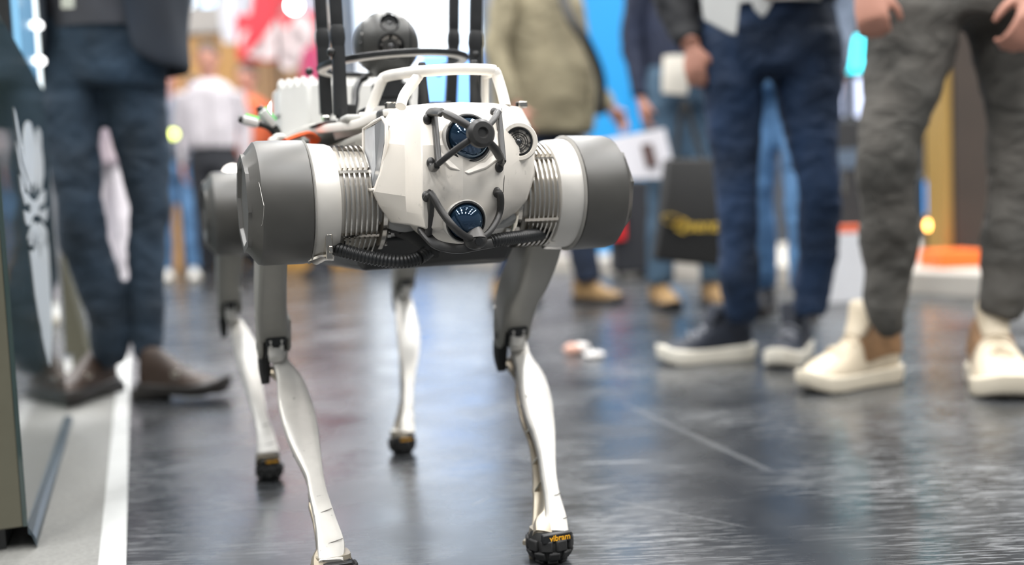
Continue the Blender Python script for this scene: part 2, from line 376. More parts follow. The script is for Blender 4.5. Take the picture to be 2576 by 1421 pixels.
# ================================================================== KIOSK
def kiosk():
    N0=G(75,1388); F0=G(172,1062); d=(F0-N0).normalized(); nrm=V((d.y,-d.x,0))
    if nrm.x<0: nrm=-nrm
    def VP(px,py):
        r=ray(px,py); t=(N0-CAM).dot(nrm)/r.dot(nrm); return CAM+r*t
    ztop=VP(45,115).z
    e=empty('kiosk',tuple((N0+F0)/2-nrm*.25)); tag(e,'dark glossy display kiosk with a white blade emblem at the left edge','kiosk')
    up=V((0,0,1)); th=nrm*-.55
    zb=.035
    L_=(F0-N0).length
    a=N0+up*zb; b=N0+d*L_+up*.006; 
    frame=mat('kiosk_olive',(.105,.10,.07),.45,noise_=.05,scale=40)
    body=MB(); body.hexa([N0+up*zb-nrm*.006, b-nrm*.006, b+th, N0+th+up*zb],[p for p in (N0+up*ztop-nrm*.006, b+up*(ztop-.006)-nrm*.006, b+th+up*(ztop-.006), N0+th+up*ztop)])
    body.build('cabinet',frame,e,world=True,bevel=.002,smooth=False)
    MB().hexa([N0-nrm*.03+d*.02,b-nrm*.03-up*.006,b+th-up*.006,N0+th+d*.02],[p+up*.034 for p in (N0-nrm*.03+d*.02,b-nrm*.03-up*.006,b+th-up*.006,N0+th+d*.02)]).build('base',black,e,world=True,smooth=False)
    gl=mat('glossy_green_black',(.034,.055,.052),.07,coat=.4,spec=.6)
    gp=MB().hexa([a,b,b-nrm*.006,a-nrm*.006],[a+up*(ztop-zb),b+up*(ztop-.006),b+up*(ztop-.006)-nrm*.006,a+up*(ztop-zb)-nrm*.006]).build('glossy_panel',gl,e,world=True,smooth=False,bevel=.0008)
    MB().hexa([a+nrm*.0,b+nrm*.0,b+nrm*.009-up*.006,a+nrm*.009-up*.03],[p+up*.010 for p in (a+nrm*.0-up*.02,b,b+nrm*.009-up*.004,a+nrm*.009-up*.028)]).build('base_strip',mat('slate_strip',(.05,.07,.085),.4),e,world=True,smooth=False)
    # emblem
    c3=lambda x,y:(x/3.945,260+y/3.945); c4=lambda x,y:(x/3.945,580+y/3.945)
    polys=[[c3(*p) for p in q] for q in (
     [(128,35),(150,90),(170,200),(210,430),(243,600),(298,780),(292,830),(225,610),(185,430),(150,210)],
     [(152,370),(175,450),(205,600),(252,740),(298,860),(283,897),(230,780),(185,620),(163,480)],
     [(185,700),(207,745),(240,850),(236,890),(262,1005),(240,1005),(202,860)],
     [(268,172),(243,220),(230,320),(228,450),(236,570),(262,700),(296,830),(316,770),(336,905),(352,770),(356,640),(356,450),(336,320),(300,195)],
     [(376,235),(358,300),(361,440),(362,620),(362,780),(375,860),(405,862),(430,700),(424,560),(408,430),(402,290)],
     [(236,885),(270,900),(315,965),(365,965),(385,920),(412,875),(440,860),(446,900),(440,990),(400,1008),(380,1040),(386,1082),(436,1062),(464,1030),(462,1130),(440,1178),(400,1120),(350,1100),(320,1130),(290,1208),(262,1212),(242,1160),(228,1060),(270,1085),(305,1080),(303,1010),(262,985)],
     [(325,1160),(342,1190),(330,1300),(312,1421),(285,1400),(274,1340)],
     [(345,1210),(385,1180),(395,1330),(375,1421),(335,1400)],
     [(405,1180),(450,1240),(466,1300),(460,1421),(415,1421),(400,1300)])]
    polys+=[[c4(*p) for p in q] for q in (
     [(275,60),(300,0),(325,10),(318,80),(300,150),(285,120)],
     [(290,195),(325,215),(345,180),(330,80),(345,20),(372,60),(378,180),(388,270),(402,270),(396,120),(405,10),(450,30),(472,120),(482,230),(492,450),(505,760),(512,950),(500,1200),(494,1338),(482,1338),(440,1180),(412,1050),(400,950),(376,850),(342,640),(320,450),(302,300)])]
    em=mat('emblem_white',(.46,.50,.53),.4,noise_=.04,scale=60)
    for q in polys:
        MB().prism([VP(*p)+nrm*.0004 for p in q],nrm*.0008).build('emblem_blade',em,gp,world=True,smooth=False)
    # lit case standing on the kiosk
    t=empty('computer_case',tuple(F0+up*ztop-nrm*.15)); tag(t,'lit white and blue computer case standing on the kiosk top corner','computer case')
    def slab(name,s0,s1,z0,z1,mt,o0=0,o1=-.012):
        p=F0-d*s0; q=F0-d*s1
        MB().hexa([p+nrm*o0+up*z0,q+nrm*o0+up*z0,q+nrm*o1+up*z0,p+nrm*o1+up*z0],[p+nrm*o0+up*z1,q+nrm*o0+up*z1,q+nrm*o1+up*z1,p+nrm*o1+up*z1]).build(name,mt,t,world=True,bevel=.002,smooth=False)
    z0=ztop+.002; H=z0+.5
    slab('frame_post',.0,.03,z0,H,mat('case_white',(.8,.85,.82),.4,emit=(.8,.95,.9),es=.5),0,-.3)
    slab('light_bar',.03,.13,z0,H,mat('case_glow',(.9,.95,1),.4,emit=(.85,.95,1),es=1.1))
    slab('glass_side',.13,.5,z0,H,mat('case_blue',(.2,.42,.6),.1,emit=(.2,.45,.75),es=.35))
    slab('body',.03,.5,z0,H,black,-.014,-.3)
    for i in range(6):
        p=F0-d*.08+up*(z0+.05+.075*i)+nrm*.004
        MB().sphere(p,.010,12,8).build('lamp',mat('lamp_white',(1,1,1),.3,emit=(1,1,1),es=2.2),t,world=True)
    # small folded foot stand of olive board behind the kiosk
    q=[P(150,640,2.9),P(158,640,2.9),P(222,893,2.9),P(162,893,2.9)]
    s=MB().prism(q,(0,.04,0)); s.prism([P(180,893,2.9),P(212,893,2.9),P(212,935,2.9),P(180,935,2.9)],(0,.04,0))
    o=s.build('sign_foot',frame,smooth=False,bevel=.003); tag(o,'olive wedge-shaped sign foot behind the glossy kiosk','sign stand')
kiosk()

# ================================================================== ROBOT
YAW=R(21); O=V((-.085,1.245,0))
robot=empty('robot_dog',tuple(O),YAW)
tag(robot,'white and grey four-legged robot dog with antennas standing on the dark floor','robot')
RI=FR[robot].inverted()
def L(px,py,yl):
    d=RI.to_3x3()@ray(px,py); c=RI@CAM; return c+d*((yl-c.y)/d.y)
def LX(px,py,xl):
    d=RI.to_3x3()@ray(px,py); c=RI@CAM; return c+d*((xl-c.x)/d.x)
def LG(px,py): return RI@G(px,py)
def depth(p): return ((FR[robot]@V(p))-CAM).dot(FW)
def px2m(n,p): return n*depth(p)/F

# --- trunk
trunk=MB().box((0,.37,.462),(.192,.70,.146)).build('trunk',mat('trunk_grey',(.20,.19,.165),.5,noise_=.1),robot,bevel=.012)
b=MB(); b.hexa([(-.098,.03,.362),(.098,.03,.362),(.098,.66,.362),(-.098,.66,.362)],[(-.112,.0,.405),(.112,.0,.405),(.112,.7,.405),(-.112,.7,.405)]); b.build('belly_tray',black,robot,bevel=.008)
# top cover with swept rail at both sides
rp=[L(a,b_,c) for a,b_,c in ((986,281,-.01),(960,288,.02),(938,297,.04),(897,314,.085),(826,323,.17),(770,328,.28))]
rp.append(V((rp[-1].x-.004,.62,rp[-1].z))); COVZ=rp[-1].z
for sx in (-1,1):
    MB().tube([V((-sx*p.x,p.y,p.z)) for p in rp],[(.004,.005),(.005,.005),(.0062,.005)]+[(.0062,.006)]*4,12,ref=(0,0,1),pw=4,sm=4).build('cover_rail',whitet,robot)
MB().box((0,.37,COVZ-.002),(.19,.56,.010)).build('top_cover',mat('cover_grey',(.45,.45,.43),.45),robot,bevel=.004)
MB().box((0,.03,.535),(.14,.05,.05)).build('neck_block',darkm,robot,bevel=.004)
# deck parts around the mast
MB().lathe([(0,.115),(.004,.118),(.006,.112)],48,Matrix.Translation((0,.216,.556))).build('antenna_deck',black,robot)
MB().lathe([(0,.058),(.016,.062)],40,Matrix.Translation((-.03,.19,.539))).build('deck_base',whitet,robot)
for i in range(10):
    a=i*.63; MB().lathe([(0,.006),(.01,.006),(.012,.004)],10,Matrix.Translation((.095*math.cos(a),.216+.095*math.sin(a),.562))).build('bolt',chrome if i%2 else black,robot)
MB().box((-.02,.13,.567),(.09,.04,.014)).box((.04,.12,.57),(.03,.03,.022)).box((-.075,.15,.57),(.016,.016,.024)).build('deck_bracket',black,robot,bevel=.002)
# payload box
pl=MB(); out=[(-.125,.46),(-.085,.41),(.09,.41),(.125,.45),(.125,.54),(-.125,.54)]
pl.hexa([(x,y,.56) for x,y in out],[(x*.97,y,.648) for x,y in out]); 
plo=pl.build('payload_box',mat('payload_white',(.78,.77,.74),.4,noise_=.04),robot,bevel=.004)
edge=[(-.125,.46),(-.085,.41),(.09,.41),(.125,.45)]
k=0
for (x0,y0),(x1,y1) in zip(edge[:-1],edge[1:]):
    n=max(2,int(math.hypot(x1-x0,y1-y0)/.0135))
    for i in range(n):
        t=(i+.5)/n; MB().sphere((0,0,0),(.0072,.0072,.012),10,6,Matrix.Translation(((x0+(x1-x0)*t)*.97,y0+(y1-y0)*t+.010,.647))).build('scallop',MATS['payload_white'],plo)
MB().box((0,.499,.602),(.252,.083,.003)).build('lid_seam',mat('seam_grey',(.35,.35,.34),.5),plo,bevel=.001)

# --- hip motors
CLf=L(692,511,0.0); CLf.x=-.2
CLf=LX(692,511,-.2); CRf=LX(1478,484,.2)
CLr=LX(566,536,-.2); 
hz=(CLf.z+CRf.z)/2
hipsF=[V((-.2,CLf.y,CLf.z)),V((.2,CRf.y,CRf.z))]
hy=(hipsF[0].y+hipsF[1].y)/2
ry=.64
hipsR=[V((-.2,ry,hipsF[0].z-.002)),V((.2,ry,hipsF[1].z-.002))]
print('HIPS',CLf,CRf,CLr)
motor_meshes={}
def motor(c,outdir,first=None,detail=True):
    Mx=axisM(c,outdir,R(12))
    if first is not None:
        o=first.copy(); col.objects.link(o); o.matrix_basis=Mx
        for ch in first.children:
            q=ch.copy(); col.objects.link(q); q.parent=o
        return o
    o=MB().lathe([(-.118,.044),(-.112,.058),(-.068,.0605),(-.066,.0665),(-.060,.0685),(-.035,.0700)],64).build('hip_motor',silver,robot,M=Mx)
    c_=MB().lathe([(-.036,.0705),(-.033,.0735),(-.028,.074),(.018,.0735),(.0235,.072),(.034,.0585),(.038,.0545),(.038,.047),(.034,.045),(.034,.001)],64,poly={6:8,7:8,8:8}).build('end_cap',capm,o,ang=22)
    MB().lathe([(-.0375,.0708),(-.0355,.0745),(-.0335,.0708)],64,caps=False).build('cap_seam',mat('seam_light',(.32,.31,.29),.4),o)
    # cooling fins: arcs broken by bosses
    for k in range(7):
        s0=-.0715-k*.0061; f=MB()
        for g in range(5):
            a0=g*R(72)+R(3); a1=a0+R(66); n=16; vs=[];fs=[]
            for i in range(n+1):
                a=a0+(a1-a0)*i/n; e_=.0009 if i in(0,1,n-1,n) else 0
                for (rr,ss) in ((.0600,-.001),(.0668+e_,-.0008),(.0668+e_,.0008),(.0600,.001)):
                    vs.append((rr*math.cos(a),rr*math.sin(a),s0+ss))
            for i in range(n):
                for j in range(4): fs.append((i*4+j,i*4+(j+1)%4,(i+1)*4+(j+1)%4,(i+1)*4+j))
            fs+= [(0,1,2,3),(n*4+3,n*4+2,n*4+1,n*4)]
            f.add(vs,fs)
        f.build('cooling_fin',alu,o,ang=25)
    for g in range(5):
        a=g*R(72); MB().box((.0625,0,-.09),(.004,.004,.045),Matrix.Rotation(a,4,'Z')).build('fin_boss',chrome,o)
    MB().lathe([(-.127,.050),(-.125,.0605),(-.1215,.064),(-.1165,.064),(-.1155,.058)],64).build('flange_ring',chrome,o)
    MB().lathe([(-.155,.040),(-.150,.047),(-.128,.049),(-.126,.046)],48).build('gear_neck',mat('neck_white',(.6,.59,.57),.3,metal=.3),o)
    for g in range(14):
        a=g*2*math.pi/14; b=MB().lathe([(-.1300,.003),(-.1255,.003)],8,Matrix.Translation((.0555*math.cos(a),.0555*math.sin(a),0)))
        b.build('flange_screw',alu,o)
    return o
mo=motor(hipsF[0],(-1,0,-.0))
motor(hipsF[1],(1,0,.0),mo); motor(hipsR[0],(-1,0,0),mo); motor(hipsR[1],(1,0,0),mo)
# hip abductor housings along the body
for c in hipsF+hipsR:
    s=math.copysign(1,c.x); d=1 if c in hipsF else -1
    b=MB(); b.lathe([(-.055,.036),(-.05,.041),(.07,.043),(.09,.038)],32,Matrix.Translation((c.x-s*.145,c.y,c.z))@Matrix.Rotation(R(-90*d),4,'X'))
    b.build('hip_housing',mat('housing_grey',(.36,.36,.35),.38,metal=.2),robot)
# polished gear knuckle under the left flange
p=L(925,540,-.02); MB().lathe([(-.02,.014),(.02,.014)],28,Matrix.Translation(p)@Matrix.Rotation(R(90),4,'Y')).lathe([(-.024,.006),(.024,.006)],16,Matrix.Translation(p)@Matrix.Rotation(R(90),4,'Y')).build('knuckle_block',chrome,robot,bevel=.001)
# crack line on the cap
pts=[(648,446),(654,470),(660,500),(664,517),(663,540),(661,560),(655,573),(651,582)]
sp=[]
for a,b_ in pts:
    q=LX(a,b_,-.2); 
    sp.append(LX(a,b_,-.2255))
MB().tube(sp,.00022,6,ref=(0,1,0)).build('scratch_line',mat('scratch_pale',(.6,.58,.54),.5),robot)

# --- legs
darkseam=mat('dark_seam',(.10,.09,.08),.6)
def rrect_link(secs,name,mt,parent,pw=5,n=20,ref=(1,0,0),bev=0,sm=3):
    return MB().tube([s[0] for s in secs],[(s[1],s[2]) for s in secs],n,ref=ref,pw=pw,sm=sm).build(name,mt,parent)
def leg(hip,rows,thigh_rows,knee_yl,foot_px,foot_w,calf_len_scale=1,txt=True):
    fp=LG(*foot_px); fr=px2m(foot_w,L(foot_px[0],foot_px[1]-30,fp.y))/2*.93
    s=math.copysign(1,hip.x)
    # thigh: from the hip axis to the knee, silhouette rows (x0,x1,y,yl)
    secs=[]
    n=len(thigh_rows)
    for i,(x0,x1,y,yl) in enumerate(thigh_rows):
        p=L((x0+x1)/2,y,yl); w_=px2m((x1-x0),p)/2*1.0
        secs.append((p,w_*.86,.033-.010*i/(n-1)))
    th=rrect_link(secs,'thigh',thighm,robot,pw=7)
    kp=secs[-1][0]; kw=secs[-1][1]
    # knee direction
    d=(secs[-1][0]-secs[-2][0]).normalized()
    q=d.cross(V((1,0,0))).normalized()
    if q.y>0: q=-q      # pointing to the front
    dd=V((0,.22,-1)).normalized(); fw_=V((0,-1,-.2)).normalized()
    for sx in (-1,1):
        c0=kp+V((sx*kw*.84,0,.014)); ln=.058 if sx<0 else .050
        MB().tube([c0,c0+dd*ln*.55,c0+dd*ln*.85,c0+dd*ln],[(kw*.17,.022),(kw*.17,.020),(kw*.17,.016),(kw*.13,.008)],16,pw=4).build('knee_cheek',thighm,th)
        MB().lathe([(-kw*.2,.006),(kw*.2,.006)],16,Matrix.Translation(c0+dd*ln*.7)@Matrix.Rotation(R(90),4,'Y')).build('knee_bolt',darkm,th)
    MB().tube([kp+V((0,.004,.006)),kp+dd*.042+V((0,.004,0))],[(kw*.68,.014)]*2,12,pw=6).build('knee_recess',black,th)
    MB().tube([kp+fw_*.018+V((0,0,.004)),kp+fw_*.018+dd*.020],[(kw*.62,.008)]*2,12,pw=6).build('knee_slot',black,th)
    pk=kp+dd*.05+V((-kw*.55,.012,0))
    MB().tube([pk+V((0,0,.012)),pk+V((0,.004,-.012)),pk+V((0,.0,-.034))],[(kw*.34,.016),(kw*.34,.014),(kw*.24,.006)],14,pw=4,sm=3).build('knee_pad',rubber,th)
    # calf from knee to foot
    fy=fp.y-fr*.55; N=len(rows); pts=[];ws=[]
    ytop,ybot=rows[0][2],rows[-1][2]
    for (x0,x1,y) in rows:
        t=(y-ytop)/(ybot-ytop); yl=knee_yl+(fy-knee_yl)*t-.022*math.sin(math.pi*min(1,t*1.1)) 
        p=L((x0+x1)/2,y,yl); pts.append(p); ws.append(px2m(x1-x0,p)/2/.99)
    pts2,w2=spline(pts,[(w,w) for w in ws],4)
    M_=len(pts2); front=[];core=[];rear=[]
    dep=lambda t:(.030 if t<.02 else .034-.012*math.sin(math.pi*min(1,t*1.15)) + (.020*max(0,(t-.72)/.28)**1.1))
    tang=[(pts2[min(i+1,M_-1)]-pts2[max(i-1,0)]).normalized() for i in range(M_)]
    back=[]
    for i,tg in enumerate(tang):
        qq=V((0,1,0))-tg*tg.y; qq.normalize(); back.append(qq)
    calf=MB().tube([p+back[i]*.004 for i,p in enumerate(pts2)],[(w2[i][0],.0065) for i in range(M_)],16,pw=5).build('calf',calfm,robot)
    MB().tube([p+back[i]*(dep(i/(M_-1))*.5+.003) for i,p in enumerate(pts2)],[(w2[i][0]*(.5+.42*max(0,min(1,(i/(M_-1)-.72)/.12))),dep(i/(M_-1))*.5) for i in range(M_)],14,pw=5).build('calf_web',calfb,calf)
    MB().tube([p+back[i]*dep(i/(M_-1)) for i,p in enumerate(pts2[:-3])],[(w2[i][0]*(.72 if i/(M_-1)<.7 else .9),.0035) for i in range(M_-3)],14,pw=5).build('calf_rear_plate',calfb,calf)
    for t in (.16,.3,.44,.58,.7):
        i=int(t*(M_-1)); MB().tube([pts2[i]+back[i]*.003-tang[i]*.001,pts2[i]+back[i]*dep(t)+tang[i]*.004],[(w2[i][0]*.8,.0013)]*2,8,pw=5).build('calf_rib',alu,calf)
    # tongue joining the knee axle
    MB().tube([kp+fw_*.020+dd*.024,kp+fw_*.020+dd*.038,pts[0]+V((0,.004,.0)),pts[1]+V((0,.006,0))],[(kw*.44,.005),(kw*.46,.008),(ws[0]*.95,.008),(ws[1]*.8,.006)],14,pw=4,sm=3).build('knee_tongue',silver,calf)
    for sx in (-1,1):
        MB().tube([kp+fw_*.021+dd*.012+V((sx*kw*.33,0,0)),kp+fw_*.021+dd*.028+V((sx*kw*.33,0,0))],[(kw*.13,.005)]*2,10,pw=4).build('tongue_prong',silver,calf)
    # ankle block and rubber foot
    ank=V((fp.x,fp.y,0)); zt=pts[-1].z
    aw=fr*.95
    MB().tube([V((fp.x,fp.y+fr*.12,zt+.004)),V((fp.x,fp.y+fr*.12,max(zt-.012,fr*.9)))],[(aw*.84,fr*.60),(aw*.92,fr*.70)],20,pw=4).build('ankle_block',calfb,calf)
    for f_ in (.80,.93):
        k_=int(f_*(M_-1)); MB().tube([pts2[k_]-back[k_]*.0028+V((x_*w2[k_][0],0,x_*.003)) for x_ in (-.8,-.2,.4,.8)],.0005,6).build('crease_line',darkseam,calf)
    ft=MB().lathe([(0.002,fr*.45),(fr*.18,fr*.74),(fr*.5,fr*.93),(fr*.95,fr*.98),(fr*1.25,fr*.92),(fr*1.5,fr*.80)],36,Matrix.Translation((fp.x,fp.y,0))).build('rubber_foot',rubber,robot)
    for (zc,rr,hh,nn,o) in ((fr*.95,1.0,.52,9,0),(fr*.48,.93,.42,9,.5),(fr*.14,.68,.26,7,0)):
        for k_ in range(nn):
            a=(k_+o)*2*math.pi/nn
            tilt=Matrix.Translation((fp.x,fp.y,0))@Matrix.Rotation(a,4,'Z')@Matrix.Translation((fr*rr,0,zc))@Matrix.Rotation({1.0:0,.93:R(28),.68:R(58)}[rr],4,'Y')
            MB().box((0,0,0),(fr*.2,fr*rr*2*math.pi/nn*.80,fr*hh),tilt).build('tread_block',rubber,ft,bevel=fr*.07)
    # collar plate and orange-yellow maker lettering
    a=R(-90)
    zc=max(fr*1.32,zt-.012)
    MB().box((fp.x,fp.y-fr*.86,zc),(fr*1.45,fr*.26,fr*.42)).build('label_pad',black,ft,bevel=fr*.06)
    text('vibram',fr*.37,yellowp,ft,Matrix.Translation((fp.x+fr*.12,fp.y-fr*.998,zc))@Matrix.Rotation(R(90),4,'X'))
    return th
FLrows=[(686,726,886),(688,728,912),(697,763,958),(702,786,1016),(717,800,1074),(734,805,1120),(757,810,1166),(772,815,1200),(780,826,1247),(792,845,1305),(800,868,1368),(806,867,1412)]
FRrows=[(1284,1330,868),(1292,1342,900),(1302,1374,945),(1312,1392,1000),(1325,1398,1050),(1345,1401,1100),(1358,1402,1150),(1365,1405,1200),(1372,1414,1250),(1375,1430,1300),(1378,1437,1340)]
RLrows=[(576,610,812),(584,633,848),(593,652,889),(610,656,947),(627,665,1004),(639,673,1050),(647,691,1097),(647,703,1140)]
RRrows=[(992,1032,744),(998,1044,773),(1002,1057,831),(1008,1057,877),(1012,1050,924),(1015,1043,970),(1014,1041,1016),(1009,1043,1051),(1006,1046,1088)]
leg(hipsF[0],FLrows,[(640,722,560,.03),(640,722,640,.08),(638,722,700,.13),(637,724,770,.18),(640,735,822,.225)],.235,(842,1484),118)
leg(hipsF[1],FRrows,[(1310,1420,540,.03),(1290,1405,620,.06),(1272,1380,690,.12),(1250,1355,740,.16),(1243,1338,800,.21)],.225,(1384,1408),117)
leg(hipsR[0],RLrows,[(540,620,560,.64),(540,612,640,.70),(540,606,700,.75),(543,610,742,.79)],.80,(680,1206),67)
leg(hipsR[1],RRrows,[(985,1060,590,.68),(985,1052,640,.73),(985,1046,686,.78)],.79,(1013,1140),68)

# --- head
rowsH=[
 [(985,276,-.02),(1012,266,-.03),(1060,261,-.085),(1160,256,-.095),(1243,259,-.085),(1302,268,-.04),(1312,272,.01)],
 [(968,300,-.055),(1012,302,-.075),(1060,300,-.115),(1162,298,-.125),(1258,298,-.115),(1328,308,-.08),(1336,316,-.02)],
 [(973,360,-.078),(1020,365,-.09),(1060,365,-.137),(1164,365,-.147),(1264,365,-.137),(1340,372,-.10),(1346,380,-.04)],
 [(958,430,-.076),(1022,430,-.095),(1061,432,-.143),(1165,440,-.153),(1268,432,-.143),(1342,436,-.10),(1347,446,-.05)],
 [(942,482,-.066),(1022,494,-.095),(1062,498,-.143),(1165,492,-.153),(1266,498,-.138),(1322,500,-.095),(1330,506,-.04)],
 [(954,516,-.055),(1024,532,-.092),(1064,540,-.140),(1166,535,-.147),(1258,538,-.128),(1296,532,-.085),(1303,536,-.03)],
 [(985,560,-.048),(1028,564,-.088),(1072,574,-.130),(1166,572,-.141),(1240,570,-.112),(1266,553,-.075),(1285,548,-.02)],
 [(1010,563,.0),(1040,568,-.06),(1092,606,-.09),(1165,615,-.100),(1218,604,-.085),(1235,575,-.05),(1245,560,.0)],
]
hb=MB(); nr,nc=len(rowsH),7
grid=[[L(a,b_,c) for a,b_,c in r] for r in rowsH]
vs=[p for r in grid for p in r]; fs=[]
for i in range(nr-1):
    for j in range(nc-1): fs.append((i*nc+j,i*nc+j+1,(i+1)*nc+j+1,(i+1)*nc+j))
# close at the back
ring=[j for j in range(nc)]+[i*nc+nc-1 for i in range(1,nr)]+[(nr-1)*nc+j for j in range(nc-2,-1,-1)]+[i*nc for i in range(nr-2,0,-1)]
k0=len(vs); cen=sum((vs[i] for i in ring),V((0,0,0)))/len(ring)
for i in ring:
    p=vs[i]; vs.append(V((cen.x+(p.x-cen.x)*.9,.06,cen.z+(p.z-cen.z)*.9)))
for a in range(len(ring)):
    b_=(a+1)%len(ring); fs.append((ring[a],ring[b_],k0+b_,k0+a))
fs.append([k0+a for a in range(len(ring))])
hb.add(vs,fs)
head=hb.build('head_shell',shell,robot,bevel=.0025,ang=22,bseg=2)
def gpt(px,py,off=0):      # point on the head surface at a pixel
    c=RI@CAM; d=(RI.to_3x3()@ray(px,py)).normalized()
    best=None
    for f in hb.f[:(nr-1)*(nc-1)]:
        q=[hb.v[i] for i in f]
        for tri in ((q[0],q[1],q[2]),(q[0],q[2],q[3])):
            from mathutils.geometry import intersect_ray_tri
            h=intersect_ray_tri(*tri,d,c,True)
            if h is not None and (best is None or (h-c).length<(best-c).length): best=h
    if best is None: best=L(px,py,-.13)
    return best-d*off
# seams on the head
darkseam=mat('dark_seam',(.10,.09,.08),.6)
MB().tube([gpt(x,y,.0002) for x,y in ((1262,272),(1266,330),(1270,400),(1268,450),(1264,500),(1256,540))],[(.0006,.0006)]*6,6).build('seam',darkseam,head)
# left lamp cover (faceted grey pod)
lf_=[(917,326,-.012),(942,314,-.048),(945,420,-.052),(934,470,-.045),(923,470,-.03),(918,452,-.018)]
rf_=[(942,314,-.048),(960,301,-.056),(967,314,-.072),(966,360,-.078),(948,470,-.064),(934,470,-.045),(945,420,-.052)]
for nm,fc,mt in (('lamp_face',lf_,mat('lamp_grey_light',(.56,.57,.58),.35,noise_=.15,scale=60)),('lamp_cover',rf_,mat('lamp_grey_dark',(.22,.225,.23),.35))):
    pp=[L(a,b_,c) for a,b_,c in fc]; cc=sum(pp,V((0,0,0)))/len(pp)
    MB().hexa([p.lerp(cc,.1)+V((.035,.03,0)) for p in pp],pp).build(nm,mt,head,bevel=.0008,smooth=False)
fr_=[(915,324,-.008),(940,308,-.046),(962,296,-.056),(972,312,-.074),(972,362,-.080),(952,476,-.066),(934,478,-.048),(921,476,-.03),(914,455,-.015)]
MB().tube([L(a,b_,c) for a,b_,c in fr_],[(.0022,.0022)]*9,8,close=True).build('lamp_frame',shell,head)
# raised pads around the two eyes
def ringpad(pxs,off,mt,name,par):
    c=gpt(sum(p[0] for p in pxs)/len(pxs),sum(p[1] for p in pxs)/len(pxs)); top=[gpt(x,y,off) for x,y in pxs]
    o=MB().hexa([gpt(x,y,-.006) for x,y in pxs],top).build(name,mt,par,bevel=.0025,smooth=True); return o
ringpad([(1120,308),(1150,284),(1205,282),(1235,310),(1262,340),(1258,400),(1225,425),(1180,440),(1130,424),(1104,395),(1100,340)],.0025,shell,'eye_surround',head)
ringpad([(1120,535),(1150,512),(1195,511),(1225,535),(1232,575),(1205,596),(1140,596),(1112,575)],.002,shell,'eye_surround',head)
def eye(px,py,rpx,dirv,sink,name='eye_lens'):
    c=gpt(px,py,.002); r=px2m(rpx,c); d=V(dirv).normalized(); Mx=axisM(c,d)
    MB().lathe([(-.010,r*1.13),(.0015,r*1.14),(.003,r*1.10),(.002,r*1.02),(-.002,r*1.0)],48,Mx).build('lens_bezel',silver,head)
    MB().lathe([(-.008,r*1.05),(.003,r*1.055),(.0042,r*1.02),(.0035,r*.95),(-.002,r*.93)],48,Mx).build('bezel_seal',black,head)
    o=MB().sphere((0,0,-r*.10),r*.95,40,24,Mx).build(name,lensm,head)
    return c,r
fwd=V((0,-1,0))
e1=eye(1178,349,57,(0,-1,.10),0)
e2=eye(1170,556,49,(0,-1,-.25),0)
# cone nose under lower eye
hub2=L(1196,604,-.155); MB().lathe([(.0,.0125),(.008,.0105),(.015,.0075)],24,axisM(hub2,(.0,.35,1))).build('hub_cone',mat('cone_grey',(.11,.105,.10),.4),head)
# front camera pod (right)
c=gpt(1303,357,.0); r=px2m(47,c); d=V((-.16,-1,.0)).normalized(); Mx=axisM(c,d)
MB().lathe([(-.03,r*1.06),(.004,r*1.05),(.007,r*.98),(.007,r*.80),(.003,r*.72)],48,Mx).build('camera_housing',shell,head)
MB().lathe([(.001,r*.76),(.0058,r*.74),(.0052,r*.64),(.003,r*.63),(.003,.0005)],40,Mx).build('camera_bezel',lensb,head)
for rr in (.52,.40,.27,.15):
    MB().lathe([(.003,r*rr),(.0042-.002*(.5-rr),r*rr*.97),(.003,r*rr*.9)],32,Mx,caps=False).build('lens_ring',darkm,head)
MB().sphere((0,0,.001),r*.22,20,12,Mx).build('camera_lens',MATS.get('small_lens') or mat('small_lens',(.03,.032,.035),.08,coat=1),head)
# guards
def arm(pts,wd=.0048,th=.0034,name='guard_arm',par=None,sm=4):
    q=[p if isinstance(p,V) else L(*p) for p in pts]
    return MB().tube(q,[(wd,th)]*len(q),12,ref=(0,-1,.2),pw=3.5,sm=sm).build(name,guardm,par)
def fpt(px,py,o): return gpt(px,py,o)
hub1=L(1208,336,-.198)
g1=MB().lathe([(-.006,.011),(-.002,.0152),(.004,.0152),(.0085,.0118),(.0088,.006),(.006,.0045),(.006,.0005)],32,axisM(hub1,(0.05,-1,.05))).build('lens_guard',guardm,robot)
arm([fpt(1076,300,.002),fpt(1080,284,.014),L(1110,283,-.160),L(1155,303,-.188),hub1],par=g1)
arm([fpt(1248,284,.004),L(1252,284,-.155),L(1238,306,-.178),hub1],par=g1,wd=.0038)
arm([fpt(1083,412,.001),fpt(1090,424,.012),L(1105,410,-.178),L(1150,374,-.190),hub1],par=g1,wd=.004)
arm([fpt(1256,418,.002),fpt(1262,408,.010),L(1246,376,-.185),hub1],par=g1,wd=.0048)
arm([fpt(1092,286,.013),fpt(1103,412,.014)],par=g1,sm=0,wd=.0044,name='guard_strut')
arm([fpt(1254,285,.010),fpt(1265,408,.010)],par=g1,sm=0,wd=.0044,name='guard_strut')
for a in ((1075,300),(1084,410),(1256,420),(1243,284)):
    MB().sphere(fpt(*a,.003),(.0050,.0045,.0064),14,10).build('guard_foot',guardm,g1)
hubm=MB().sphere(hub2,(.0135,.011,.0105),24,16)
g2=hubm.build('lens_guard',guardm,robot)
MB().lathe([(0,.0048),(.013,.0045),(.013,.0005)],20,axisM(hub2,(0,-1,-.1))).build('hub_screw',lensb,g2)
arm([fpt(1072,496,.001),fpt(1084,488,.010),fpt(1108,528,.020),L(1140,570,-.172),L(1170,594,-.165),hub2],par=g2)
arm([fpt(1248,486,.001),fpt(1258,490,.008),fpt(1257,535,.010),L(1235,578,-.15),L(1210,600,-.155),hub2],par=g2,wd=.0046)
arm([fpt(1086,492,.010),fpt(1078,586,.008)],par=g2,sm=0,name='guard_strut')
